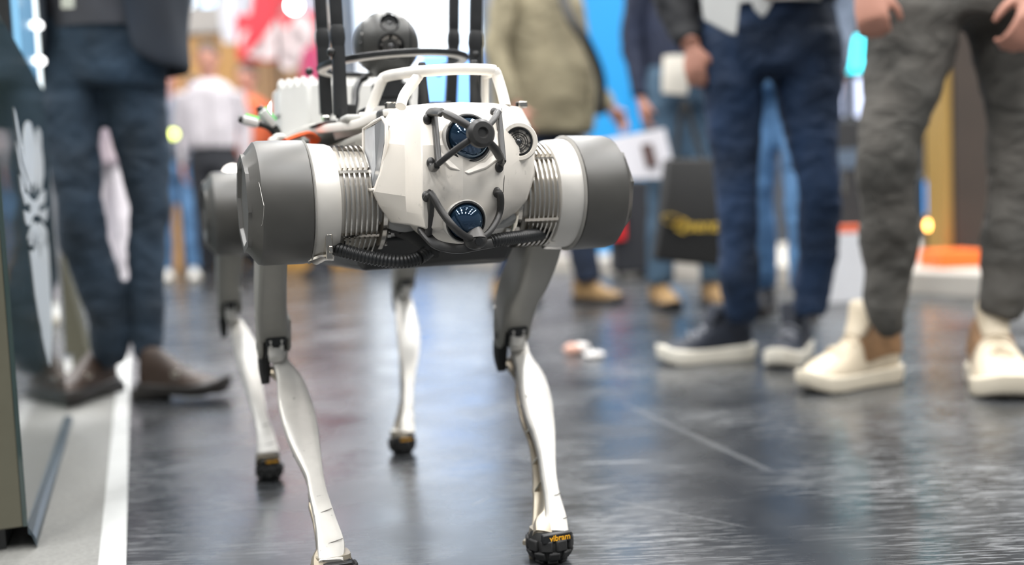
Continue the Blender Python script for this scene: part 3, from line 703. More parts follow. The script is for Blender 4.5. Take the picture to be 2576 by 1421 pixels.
arm([L(1062,578,-.11),L(1076,596,-.118),L(1100,616,-.126),L(1150,626,-.135),L(1200,618,-.145),L(1235,612,-.14)],par=g2,wd=.0035,th=.0055)
for a in ((1072,494),(1250,484),(1060,578)):
    MB().sphere(fpt(*a,.001),(.0048,.004,.0062),14,10).build('guard_foot',guardm,g2)
# handle (roll bar)
hr=.0068
yB=-.045
ms=[L(1052,180,yB),L(1150,174,yB),L(1232,176,yB),L(1246,182,yB),L(1252,196,yB),L(1262,228,yB-.005),L(1272,268,yB-.012)]
handle=MB().tube([L(928,292,.10),L(938,262,.098),L(960,204,.085),L(972,193,.08),L(1000,187,.03)]+ms[:1]+ms[1:],[hr]*12,16,sm=5).build('handle_bar',whitet,robot)
MB().tube([L(1056,186,yB),L(1046,200,yB),L(1018,238,yB-.01),L(1008,268,yB-.02)],[.0058,.0063,.0063,.0063],14,sm=4).build('handle_strut',whitet,handle)
MB().tube([L(1222,188,.03),L(1220,200,.04),L(1220,268,.05)],[.005]*3,12,sm=3).build('handle_strut',whitet,handle)
MB().tube([L(1240,180,yB),L(1222,188,.03)],.006,12).build('handle_strut',whitet,handle)
MB().tube([L(905,296,.10),L(945,292,.09),L(962,278,.05)],[(.010,.006)]*3,12,pw=4,sm=3).build('handle_foot',whitet,handle)
for a,b_,yl in ((1312,264,.01),(982,266,.02)):
    MB().box((0,0,0),(.012,.012,.008),Matrix.Translation(L(a,b_,yl))).build('bolt',chrome,robot,bevel=.001)
# stub antennas
for (px,top,bot,yl,k_) in ((1063,157,268,.035,1),(1194,152,262,.03,1.0)):
    a=L(px-2,top,yl); b_=L(px+3,bot,yl)
    MB().tube([b_,b_.lerp(a,.12),b_.lerp(a,.4),b_.lerp(a,.62),b_.lerp(a,.96),a],[.0078,.0076,.0062,.0055,.0052,.003],16,sm=2).build('stub_antenna',black,robot)
# blade antennas
def blade(base,mid,top_px,yl,wpx):
    # base px, knuckle px, top px ; flat blades
    pb=L(*base,yl); pm=L(*mid,yl); pt=L(*top_px,yl); up=(pt-pm).normalized()
    w0=px2m(wpx,pb)/2
    q=MB().tube([pb,pb.lerp(pm,.5),pm-(pm-pb)*.06],[(w0*1.1,.0055),(w0*1.05,.0055),(w0*1.02,.0055)],12,pw=6).build('blade_antenna',black,robot)
    MB().tube([pm-(pm-pb)*.06,pm+up*.004,pm+up*.016,pm+up*.022],[(w0*1.0,.005),(w0*1.18,.0065),(w0*1.12,.006),(w0*.9,.005)],12,pw=5).build('antenna_knuckle',black,q)
    MB().tube([pm+up*.018,pm+up*.04,pm+up*.20,pm+up*.26],[(w0*.95,.0045),(w0*1.0,.005),(w0*.95,.0045),(w0*.5,.003)],12,pw=5,sm=2).build('antenna_tip',black,q)
    MB().lathe([(0,.007),(.012,.007)],12,Matrix.Translation(pb-V((0,0,.004)))).build('antenna_socket',black,q)
blade((858,290),(850,105),(841,-40),.13,31)
blade((822,288),(812,110),(803,-40),.30,31)
blade((1199,262),(1196,118),(1198,-40),.13,31)
blade((1134,262),(1141,112),(1142,-40),.30,28)
# guard ring round the antennas
rc=V((0.006,.216,.648)); pts=[rc+V((.104*math.cos(a),.104*math.sin(a),.006*math.cos(a))) for a in [2*math.pi*i/40 for i in range(40)]]
rg=MB().tube(pts,[(.0035,.0055)]*40,10,ref=(0,0,1),pw=4,close=True).build('guard_ring',black,robot)
pts=[p+V((0,0,-.0045)) for p in pts]
MB().tube([rc+(p-rc)*.975 for p in pts],[(.0012,.0055)]*40,8,ref=(0,0,1),pw=4,close=True).build('ring_lining',whitet,rg)
for yl,sx in ((.13,-1),(.30,-1),(.13,1),(.30,1)):
    MB().sphere((.1*sx,yl,.648),(.006,.009,.006),14,10).build('ring_clip',black,rg)
# dome camera
dc=L(972,112,.272); dr=px2m(82,dc)
dome=MB().sphere(dc,dr,48,32).build('dome_camera',domem,robot)
mast=MB(); zt=dc.z-dr*.82
mast.lathe([(-(zt-.56),.030),(-(zt-.56)+.03,.028),(-.042,.026),(-.040,.0295),(-.02,.0295),(-.012,.018),(.012,.030)],28,Matrix.Translation((dc.x+.004,dc.y,zt))); mast.build('camera_mast',black,dome)
vd=(L(972,112,0)-dc).normalized()
def on_dome(px,py,off=0):
    c=RI@CAM; d=(RI.to_3x3()@ray(px,py)).normalized(); oc=c-dc; b=oc.dot(d); disc=b*b-(oc.length_squared-dr*dr)
    p=c+d*(-b-math.sqrt(max(disc,0))); return dc+(p-dc)*(1+off/dr)
for (px,py,rp) in ((980,58,22),(984,117,30)):
    p=on_dome(px,py); n_=(p-dc).normalized(); r=px2m(rp,p); Mx=axisM(p,(n_+vd*.6).normalized())
    MB().lathe([(-.008,r*1.15),(.0012,r*1.12),(.002,r*1.02),(-.0005,r*.92),(-.0015,r*.55),(-.001,.0005)],36,Mx).build('lens_port',lensb,dome)
    MB().lathe([(-.001,r*.6),(.001,r*.58),(.0005,r*.45)],30,Mx,caps=False).build('lens_ring',darkm,dome)
    MB().sphere((0,0,-r*.15),r*.34,20,12,Mx).build('lens',mat('small_lens',(.03,.032,.035),.08,coat=1) ,dome)
for sx in (-1,1):     # seams of the side ears
    pts=[]
    for i in range(33):
        a=2*math.pi*i/32; ax=math.copysign(.72,sx); rr=math.sqrt(1-ax*ax)
        lat=V((1,0,0)); u=vd.cross(lat).normalized(); lat2=u.cross(vd).normalized()
        pts.append(dc+(lat2*ax+(vd*math.cos(a)+u*math.sin(a))*rr)*dr*1.003)
    MB().tube(pts[:-1],.0009,6,close=True).build('seam',lensb,dome)
MB().sphere(on_dome(907,108),.0022,10,8).build('screw_hole',lensb,dome)
MB().tube([L(880,298,.2),L(893,262,.24),L(895,228,.27),L(905,205,.30),L(925,192,.30)],[.0055]*5,12,sm=4).build('camera_cable',black,dome)
# --- hoses
def hose(pts,r,name='corrugated_hose',pitch=.0042):
    p,_=spline([V(q) for q in pts],[(1,1)]*len(pts),24)
    # resample by length
    L_=[0]
    for a,b_ in zip(p[:-1],p[1:]): L_.append(L_[-1]+(b_-a).length)
    n=int(L_[-1]/(pitch/4)); q=[];rr=[];j=0
    for i in range(n+1):
        t=L_[-1]*i/n
        while j<len(L_)-2 and L_[j+1]<t: j+=1
        f=(t-L_[j])/max(1e-9,L_[j+1]-L_[j]); q.append(p[j].lerp(p[j+1],f)); rr.append(r*(1.0 if (i%4) in (0,1) else .82))
    return MB().tube(q,rr,14).build(name,black,robot,ang=60)
hose([L(832,622,-.015),L(868,632,-.03),(L(930,648,-.045)),L(1000,658,-.055),L(1050,650,-.05),L(1082,628,-.04)],.0085)
hose([L(1232,608,-.10),L(1262,602,-.095),L(1310,596,-.075),L(1350,590,-.05),L(1382,584,-.02)],.0082)
MB().tube([L(1000,575,-.01),L(1030,582,-.02),L(1062,600,-.03),L(1084,622,-.04),L(1084,640,-.045)],[.010,.012,.012,.012,.010],16,sm=4).build('rubber_elbow',rubber,robot)
MB().tube([L(980,570,-.02),L(1002,566,-.025),L(1020,572,-.02)],[.008,.011,.008],14,sm=3).build('rubber_elbow',rubber,robot)
MB().tube([L(1385,588,-.02),L(1402,598,-.01),L(1420,592,0),L(1430,578,.0)],[.0075,.008,.008,.007],14,sm=3).build('rubber_elbow',rubber,robot)
for (a,b_,yl) in ((825,618,-.03),(1384,578,-.03)):
    p=L(a,b_,yl); MB().box((0,0,0),(.008,.018,.030),Matrix.Translation(p)@Matrix.Rotation(R(8),4,'X')).box((.001,-.01,-.004),(.005,.006,.008),Matrix.Translation(p)).build('cable_clamp',chrome,robot,bevel=.0012)
MB().tube([L(785,652,0),L(812,640,-.01),L(840,640,-.012)],[(.010,.006)]*3,10,pw=4).build('clamp_bar',chrome,robot)
MB().tube([L(1372,610,-.005),L(1410,612,.0),L(1440,604,.0)],[(.010,.006)]*3,10,pw=4).build('clamp_bar',chrome,robot)
# --- orange strap and plugs
MB().tube([L(706,360,.12),L(722,352,.13),L(748,342,.15),L(770,338,.17),L(786,345,.19),L(784,356,.2)],[(.0115,.003)]*6,10,ref=(0,1,0),pw=4,sm=4).build('orange_strap',orangem,robot)
def plug(tip,mid,base,yl):
    a,b_,c=L(*tip,yl),L(*mid,yl),L(*base,yl+.03)
    q=MB().tube([c,c.lerp(b_,.5)+V((0,0,.006)),b_],[.0045,.0042,.0045],12,sm=4).build('plug_cable',black,robot)
    MB().tube([b_,b_.lerp(a,.15),b_.lerp(a,.75),b_.lerp(a,.8)],[.005,.0066,.0066,.005],14,pw=4).build('plug_body',plugw,q)
    MB().tube([b_.lerp(a,.1)+V((.004,0,.006)),b_.lerp(a,.75)+V((.003,0,.006))],[.0035,.0035],10).build('plug_stripe',greenm,q)
    MB().tube([b_.lerp(a,.8),a],[.0062,.0045],12).build('plug_tip',darkm,q)
plug((600,298),(650,312),(704,352),.30)
plug((650,268),(690,318),(706,352),.32)
plug((655,280),(668,305),(700,352),.36)
for a,b_ in ((703,346),(692,354)): MB().sphere(L(a,b_,.28),(.010,.008,.006),14,10).build('cable_knot',whitet,robot)

# ================================================================== PEOPLE
def tubes(specs,n=20,sm=3):
    mb=MB()
    for pts,rad in specs: mb.tube(pts,rad,n,sm=sm)
    return mb
def hand_specs(wr,d,side,nrm,s=1.0,curl=.5):
    """palm + four fingers + thumb as tube specs; d = pointing direction, side = towards the thumb, nrm = palm normal"""
    d=V(d).normalized(); side=V(side); side=(side-d*side.dot(d)).normalized(); nrm=V(nrm); nrm=(nrm-d*nrm.dot(d)-side*nrm.dot(side)).normalized()
    S=[]
    S.append(([wr-d*.03*s,wr+d*.01*s,wr+d*.05*s,wr+d*.088*s],[(.024*s,.019*s),(.028*s,.018*s),(.040*s,.016*s),(.036*s,.012*s)],side))
    for i,(off,ln) in enumerate(((.030,.078),(.010,.088),(-.010,.082),(-.030,.066))):
        b=wr+d*.083*s+side*off*s; c1=curl*1.2; k=ln*s
        p1=b+(d*math.cos(c1*.6)+nrm*math.sin(c1*.6))*k*.48; p2=p1+(d*math.cos(c1*1.5)+nrm*math.sin(c1*1.5))*k*.30; p3=p2+(d*math.cos(c1*2.3)+nrm*math.sin(c1*2.3))*k*.24
        S.append(([b-d*.02*s,b,p1,p2,p3],[.0088*s,.0092*s,.0086*s,.0078*s,.006*s],side))
    b=wr+d*.025*s+side*.026*s; td_=(d*.75+side*.65+nrm*.25).normalized(); p1=b+td_*.036*s; p2=p1+(td_*.6+d*.5+nrm*.3).normalized()*.030*s; p3=p2+(d*.7+nrm*.5).normalized()*.022*s
    S.append(([b-td_*.01*s,b,p1,p2,p3],[.012*s,.013*s,.0108*s,.0095*s,.007*s],side))
    return S
def add_hand(mb,*a,**k):
    for pts,rad,ref in hand_specs(*a,**k): mb.tube(pts,rad,12,ref=ref,sm=2)
def head_into(mb,c,f):
    """head centred at c, facing f"""
    f=V(f).normalized(); r=f.cross(V((0,0,1))).normalized(); q=Matrix((r,f,V((0,0,1)))).transposed().to_4x4(); q.translation=c
    mb.sphere((0,-.01,.03),(.076,.094,.090),20,14,q); mb.sphere((0,.022,-.045),(.055,.062,.062),18,12,q)
    mb.tube([q@V((0,.088,.012)),q@V((0,.108,-.022)),q@V((0,.092,-.032))],[.008,.014,.009],8)
    mb.tube([q@V((-.024,.078,-.06)),q@V((0,.088,-.058)),q@V((.024,.078,-.06))],[.005,.007,.005],8)
    for s in (-1,1):
        mb.sphere((s*.078,-.01,0),(.010,.020,.030),10,8,q); mb.sphere((s*.03,.074,.014),(.014,.012,.010),10,8,q)
    mb.tube([c+V((0,0,-.04)),c+V((0,0,-.13))-f*.02,c+V((0,0,-.19))-f*.03],[.052,.056,.075],16)
    return q
def hair_obj(q,mt,parent):
    MB().sphere((0,-.018,.045),(.083,.098,.088),20,14,q).sphere((0,-.055,-.005),(.072,.055,.06),16,10,q).build('hair',mt,parent,world=True,remesh=.012,disp=[(.02,.008)])
    for s in (-1,1): MB().sphere((s*.03,.084,.016),(.008,.005,.0045),10,8,q).build('eye',lensb,parent,world=True)
def jacket(parent,cx,cy,zh,zt,rx,ry,face,mt,openw=.0,hemcurve=.0,name='jacket',belly=0,lean=0):
    """shell round the torso, open by openw (half angle) at the front; face = angle of the front"""
    vs=[];fs=[];nz_=14;na=40
    for j in range(nz_+1):
        t=j/nz_
        ow=openw*(1-.75*t) if openw else 0
        for i in range(na+1):
            u=i/na; a=face+ow+(2*math.pi-2*ow)*u
            fr=math.cos(a-face)      # 1 at front
            hem=zh-(0 if not hemcurve else 0)+hemcurve*max(0,fr)**6
            z=hem+(zt-hem)*t
            k=1.0+.07*math.sin(math.pi*min(1,t*1.4)) if belly==0 else 1+belly*math.exp(-((t-.28)/.28)**2)*max(0,fr*.8+.2)
            if t>.8: k*=1-.75*((t-.8)/.2)**2
            sq=abs(math.cos(a))**.85; 
            f1=noise.noise(V((math.cos(a)*2+cx*3,math.sin(a)*2,z*7)))*.014
            vs.append((cx+(rx*k+f1)*math.cos(a)+lean*(z-zh),cy+(ry*k+f1)*math.sin(a),z))
    for j in range(nz_):
        for i in range(na): fs.append((j*(na+1)+i,j*(na+1)+i+1,(j+1)*(na+1)+i+1,(j+1)*(na+1)+i))
    o=MB().add(vs,fs).build(name,mt,parent,world=True)
    s=o.modifiers.new('t','SOLIDIFY'); s.thickness=.012; s.offset=0
    b_=o.modifiers.new('u','SUBSURF'); b_.levels=1; b_.render_levels=1
    return o
def px_tube(rows,Y,dy=0,flat=1.0,yf=None):
    """rows (x0,x1,y) -> tube spec in world"""
    pts=[];rad=[]
    for i,(x0,x1,y) in enumerate(rows):
        yy=Y+(yf[i] if yf else dy); p=P((x0+x1)/2,y,yy); r=(x1-x0)/2*yy/F*.965; pts.append(p); rad.append((r,r*flat))
    return pts,rad
def shoe(parent,heel,ang,Ls,Wd,um,sm,style='sneaker',pitch=0,lace=None,patch=None,sole_h=.028,toe=None):
    """heel = ground point under the heel, ang = direction of the toe; built from stations heel -> toe"""
    Mx=Matrix.Translation(heel)@Matrix.Rotation(ang,4,'Z')@Matrix.Rotation(-pitch,4,'Y')
    n=16; so=MB(); bot=[];top=[]
    prof=[(0,.36),(.06,.62),(.15,.72),(.3,.70),(.45,.72),(.6,.88),(.74,1.0),(.86,.93),(.95,.66),(1,.28)]
    def outl(k,z,zt=0):
        l=[(x*Ls*k+(1-k)*Ls*.5, wv*Wd/2*k) for x,wv in prof]
        pts=[V((x,y,z)) for x,y in l]+[V((x,-y,z)) for x,y in l[::-1]]
        return pts
    sh=sole_h
    b0=outl(.97,0); b1=outl(1.02,sh*.35); b2=outl(1.02,sh); 
    for s_ in (b0,b1,b2):
        for p in s_:
            t=p.x/Ls; p.z+= .018*max(0,(t-.8)/.2)**2 + (sh*.35*max(0,.4-t) if style!='flat' and s_ is b2 else 0)
    m_=len(b0); so.add([tuple(p) for p in b0+b1+b2],[list(range(m_))[::-1],[2*m_+i for i in range(m_)]]+[(i,(i+1)%m_,m_+(i+1)%m_,m_+i) for i in range(m_)]+[(m_+i,m_+(i+1)%m_,2*m_+(i+1)%m_,2*m_+i) for i in range(m_)],Mx)
    if style in('boot','dress'):
        so=MB().add([tuple(p) for p in b0+b1+b2],[list(range(m_))[::-1],[2*m_+i for i in range(m_)]]+[(i,(i+1)%m_,m_+(i+1)%m_,m_+i) for i in range(m_)]+[(m_+i,m_+(i+1)%m_,2*m_+(i+1)%m_,2*m_+i) for i in range(m_)],Mx@Matrix.Translation((0,0,.014)))
        so.tube([Mx@V((.012,0,.0)),Mx@V((.012,0,.03))],[(.034,.03)]*2,14,pw=3); so.tube([Mx@V((.045,0,.0)),Mx@V((.045,0,.03))],[(.034,.03)]*2,14,pw=3)
    root=MB()
    hi={'sneaker':(.125,.14,.145,.135,.105,.080,.064,.056,.034),'high':(.145,.165,.165,.15,.118,.092,.076,.062,.034),'dress':(.125,.135,.135,.115,.088,.070,.060,.052,.028),'boot':(.13,.14,.14,.12,.08,.066,.058,.048,.026)}[style]
    st=[.02,.12,.22,.34,.48,.62,.76,.88,.975]; wv=[.46,.66,.68,.68,.74,.88,.96,.82,.40]
    vs=[];fs=[];nn=14
    for x,h,w_ in zip(st,hi,wv):
        for k in range(nn+1):
            a=math.pi*k/nn; cx_=math.cos(a); sz=math.sin(a)
            vs.append((x*Ls, w_*Wd/2*math.copysign(abs(cx_)**.7,cx_)*(1-.25*sz**3*(h>.09)), sh*.6+(h-sh*.6)*sz**.75))
    for i in range(len(st)-1):
        for k in range(nn): fs.append((i*(nn+1)+k,i*(nn+1)+k+1,(i+1)*(nn+1)+k+1,(i+1)*(nn+1)+k))
        fs.append((i*(nn+1)+nn,i*(nn+1),(i+1)*(nn+1),(i+1)*(nn+1)+nn))
    fs.append(list(range(nn+1))[::-1]); fs.append([(len(st)-1)*(nn+1)+k for k in range(nn+1)])
    root.add(vs,fs,Mx)
    up=root.build('shoe',um,parent,world=True,sub=2)
    so.build('sole',sm,up,world=True,bevel=.004)
    if toe:
        MB().sphere((Ls*.86,0,sh+.006),(Ls*.115,Wd*.42,.030),20,12,Mx).build('toe_cap',toe,up,world=True)
    if lace:
        for i in range(5):
            x=.38+.075*i; h=.118-.016*i if style=='sneaker' else (.142-.021*i if style=='high' else .1-.012*i)
            hh=hi[3]+(hi[5]-hi[3])*min(1,(x-.34)/.28)
            MB().tube([Mx@V((x*Ls-.004,-.026,hh-.010)),Mx@V((x*Ls,0,hh+.004)),Mx@V((x*Ls+.004,.026,hh-.010))],.0032,8,sm=3).build('lace',lace,up,world=True)
    if style in('sneaker','high'):
        th_=.045 if style=='high' else .02
        MB().tube([Mx@V((Ls*.47,0,hi[4]-.005)),Mx@V((Ls*.40,0,hi[3]-.005)),Mx@V((Ls*.365,0,hi[3]+th_*.7)),Mx@V((Ls*.36,0,hi[3]+th_))],[(.026,.014),(.033,.020),(.036,.021),(.028,.014)],14,ref=Mx.to_3x3()@V((0,1,0)),sm=3).build('tongue',um,up,world=True)
    if patch:
        for ks in (range(1,6),range(nn-6,nn-1)):
            q_=[(p[0],p[1]*1.06,p[2]+.001) for p in vs]; pm=MB(); keep={}; pv=[]; pf=[]
            for i in range(0,4):
                for k in ks:
                    f=[]
                    for a_ in (i*(nn+1)+k,i*(nn+1)+k+1,(i+1)*(nn+1)+k+1,(i+1)*(nn+1)+k):
                        if a_ not in keep: keep[a_]=len(pv); pv.append(q_[a_])
                        f.append(keep[a_])
                    pf.append(f)
            pm.add(pv,pf,Mx); pm.build('heel_patch',patch,up,world=True,sub=2)
    if style=='dress':
        MB().box((Ls*.50,Wd*.30,.068),(.022,.008,.016),Mx).build('buckle',chrome,up,world=True,bevel=.001)
        MB().box((Ls*.50,-Wd*.30,.068),(.022,.008,.016),Mx).build('buckle',chrome,up,world=True,bevel=.001)
        MB().tube([Mx@V((Ls*.5,-Wd*.36,.055)),Mx@V((Ls*.49,0,.082)),Mx@V((Ls*.5,Wd*.36,.055))],[(.012,.003)]*3,8,ref=Mx.to_3x3()@V((1,0,0)),sm=4).build('strap',um,up,world=True)
    return up
def denim(name,c,c2,scale=7,rough=.8):
    m=mat(name,c,rough,c2=c2,scale=scale,bump=.01)
    nt=m.node_tree; b=nt.nodes['Principled BSDF']; tc=nt.nodes['Texture Coordinate']
    mp=nt.nodes.new('ShaderNodeMapping'); mp.inputs['Scale'].default_value=(1,1,1.7); mp.inputs['Rotation'].default_value=(.3,.55,0)
    n=nt.nodes.new('ShaderNodeTexNoise'); n.inputs['Scale'].default_value=8.5; n.inputs['Detail'].default_value=3; n.inputs['Distortion'].default_value=1.2
    nt.links.new(tc.outputs['Object'],mp.inputs['Vector']); nt.links.new(mp.outputs[0],n.inputs['Vector'])
    bp=nt.nodes.new('ShaderNodeBump'); bp.inputs['Strength'].default_value=.75; bp.inputs['Distance'].default_value=.022
    nt.links.new(n.outputs['Fac'],bp.inputs['Height']); nt.links.new(bp.outputs[0],b.inputs['Normal']); return m

# ---- man on the left: navy blazer, dark jeans, brown shoes
def man_left():
    Y=2.49
    e=empty('person',(P(265,900,Y).x,Y,0)); tag(e,'person in navy blazer, dark blue jeans and brown buckled shoes standing by the kiosk','person')
    jm=denim('dark_jeans',(.028,.052,.085),(.010,.018,.028))
    A=px_tube([(108,262,150),(108,250,262),(114,252,345),(124,256,420),(142,258,493),(150,276,591),(176,296,687),(204,312,744),(222,322,831),(228,324,872),(234,322,905)],Y,0,.95,yf=[0,0,0,-.01,-.02,.0,.02,.03,.04,.06,.08])
    B=px_tube([(262,424,150),(268,424,262),(284,428,345),(303,429,420),(318,428,493),(322,424,591),(325,419,687),(328,416,773),(336,414,872),(340,412,905)],Y,.04,.95)
    Pv=px_tube([(118,412,-90),(110,420,40),(105,424,130),(112,424,220)],Y+.01,0,.58)
    tubes([A,B,Pv]).build('trousers',jm,e,world=True,remesh=.011,disp=[(.10,.022),(.035,.008)])
    bm=mat('navy_blazer',(.016,.023,.036),.75,noise_=.3,scale=8,bump=.2)
    c=P(262,0,Y); zh=P(262,185,Y).z
    jacket(e,c.x,Y+.02,zh,1.50,.182,.148,R(-92),bm,openw=R(34),hemcurve=.10,name='blazer')
    MB().tube([(c.x,Y+.02,.92),(c.x,Y+.02,1.2),(c.x,Y+.02,1.45)],[(.15,.11),(.165,.12),(.15,.10)],24,sm=3).build('shirt',mat('dark_shirt',(.05,.05,.06),.7),e,world=True)
    body=MB()
    for s in (-1,1):
        sh=V((c.x+s*.19,Y+.03,1.42)); el=V((c.x+s*.245,Y+.05,1.14)); wr=V((c.x+s*.13,Y-.17,1.12))
        MB().tube([sh,sh.lerp(el,.5),el,el.lerp(wr,.5),wr],[.062,.058,.050,.044,.036],18,sm=4).build('sleeve',bm,e,world=True,remesh=.012,disp=[(.06,.012)])
        add_hand(body,wr,V((-s*.6,-.3,-.45)),V((0,-.6,.6)),V((-s,0,-.3)),curl=.7)
        body.tube([sh,el,wr],[.04,.035,.025],12)
    body.tube([(c.x,Y+.02,.8),(c.x,Y+.02,1.2),(c.x,Y+.02,1.42)],[(.11,.08),(.13,.09),(.12,.08)],16)
    for pts,_ in (A,B): body.tube(pts[:-3],.028,10)
    q=head_into(body,V((c.x,Y+.0,1.66)),(0,-1,0)); body.build('body',skinm,e,world=True,remesh=.008); hair_obj(q,hairm,e)
    br=mat('brown_leather',(.045,.026,.017),.5,noise_=.4,scale=18,bump=.2); ds=mat('dark_sole',(.02,.017,.015),.5)
    shoe(e,V((P(286,950,2.62).x,2.62,.0)),R(-104),.28,.105,br,ds,'dress')
    shoe(e,V((P(352,950,2.50).x,2.50,.0)),R(-16),.25,.100,br,ds,'dress')
    MB().box((c.x-.02,Y-.16,.955),(.035,.01,.03)).build('belt_buckle',chrome,e,world=True,bevel=.003)
man_left()

# ---- man in navy jeans, black jacket
def man_navy():
    Y=2.60
    e=empty('person',(P(1930,900,Y).x,Y,0)); tag(e,'person in black jacket, navy jeans and navy sneakers with white soles','person')
    jm=denim('navy_jeans',(.008,.032,.09),(.004,.011,.026),scale=5)
    A=px_tube([(1758,1925,90),(1757,1920,197),(1774,1918,296),(1790,1912,394),(1797,1905,493),(1803,1908,591),(1808,1914,680),(1812,1911,735),(1818,1909,770),(1822,1905,795)],Y,0,.95,yf=[0,0,0,0,0,0,0,.02,.03,.05])
    B=px_tube([(1935,2116,90),(1944,2118,197),(1966,2112,296),(1988,2112,394),(2003,2118,493),(2008,2115,591),(1998,2102,690),(1990,2090,740),(1994,2080,798)],Y,.02,.95,yf=[0,0,0,-.02,-.03,0,.03,.03,.02])
    Pv=px_tube([(1790,2090,-40),(1768,2106,30),(1757,2114,110),(1762,2112,190)],Y+.01,0,.56)
    tubes([A,B,Pv]).build('trousers',jm,e,world=True,remesh=.011,disp=[(.10,.022),(.032,.009)])
    c=P(1925,0,Y); bm=mat('black_jacket',(.012,.013,.016),.7,noise_=.3,scale=9,bump=.2)
    zw=P(1925,20,Y).z
    jacket(e,c.x,Y+.03,zw+.01,1.50,.19,.15,R(-92),bm,openw=R(46),hemcurve=0)
    sh=mat('white_shirt',(.62,.63,.62),.8,noise_=.1,scale=12,bump=.3)
    # untucked shirt tails
    MB().tube([(c.x,Y+.02,zw),(c.x,Y+.02,1.2),(c.x,Y+.02,1.45)],[(.165,.125),(.17,.125),(.15,.10)],28,sm=3).build('shirt',sh,e,world=True,disp=[(.05,.008)])
    for tail in ([(1762,-30),(1868,-30),(1862,10),(1853,88),(1835,84),(1772,50)],[(1878,-30),(1962,-30),(1930,34),(1918,44),(1898,24)]):
        MB().prism([P(a,b_,Y-.165) for a,b_ in tail],(0,.008,0)).build('shirt_tail',sh,e,world=True,bevel=.003,disp=[(.05,.006)])
    body=MB()
    shl=V((c.x-.19,Y+.03,1.42)); cuff=P(1735,112,Y-.03); el=P(1690,-70,Y+.06)
    MB().tube([shl,shl.lerp(el,.5),el,P(1702,0,Y+.03),P(1722,70,Y-.0),cuff],[.068,.066,.066,.058,.046,.036],20,sm=4).build('sleeve',bm,e,world=True,remesh=.012,disp=[(.05,.016)])
    add_hand(body,P(1742,118,Y-.03),V((.06,-.15,-1)),V((.9,-.4,.1)),V((.5,.5,.0)),s=.78,curl=.8)
    shr=V((c.x+.19,Y+.03,1.42)); elr=V((c.x+.27,Y+.08,1.16)); wr=P(2045,-55,Y-.17)
    MB().tube([shr,shr.lerp(elr,.5),elr,elr.lerp(wr,.55),wr],[.064,.060,.056,.05,.04],20,sm=4).build('sleeve',bm,e,world=True,remesh=.012,disp=[(.05,.016)])
    add_hand(body,wr,V((-1,-.2,-.12)),V((0,-.3,1)),V((0,.8,-.2)),s=.95,curl=.5)
    body.tube([shl,el,cuff],[.04,.035,.028],12); body.tube([shr,elr,wr],[.04,.035,.026],12)
    for pts,_ in (A,B): body.tube(pts[:-3],.028,10)
    body.tube([(c.x,Y+.02,.85),(c.x,Y+.02,1.2),(c.x,Y+.02,1.42)],[(.11,.08),(.13,.09),(.12,.08)],16)
    q=head_into(body,V((c.x,Y,1.67)),(-.3,-1,0)); body.build('body',skinm,e,world=True,remesh=.0065); hair_obj(q,mat('hair_brown',(.07,.04,.02),.6,noise_=.4,scale=120),e)
    um=mat('navy_suede',(.014,.020,.036),.6,noise_=.3,scale=40,bump=.2); so=mat('cream_sole',(.80,.76,.66),.5,noise_=.06,scale=20)
    tc=mat('sneaker_toe',(.05,.06,.09),.4)
    shoe(e,G(1902,905)+V((0,.03,0)),R(191),.275,.10,um,so,'sneaker',lace=mat('grey_lace',(.25,.26,.29),.7),sole_h=.040)
    shoe(e,G(2050,905)+V((0,.10,0)),R(-120),.275,.10,um,so,'sneaker',lace=MATS['grey_lace'],sole_h=.040)
man_navy()

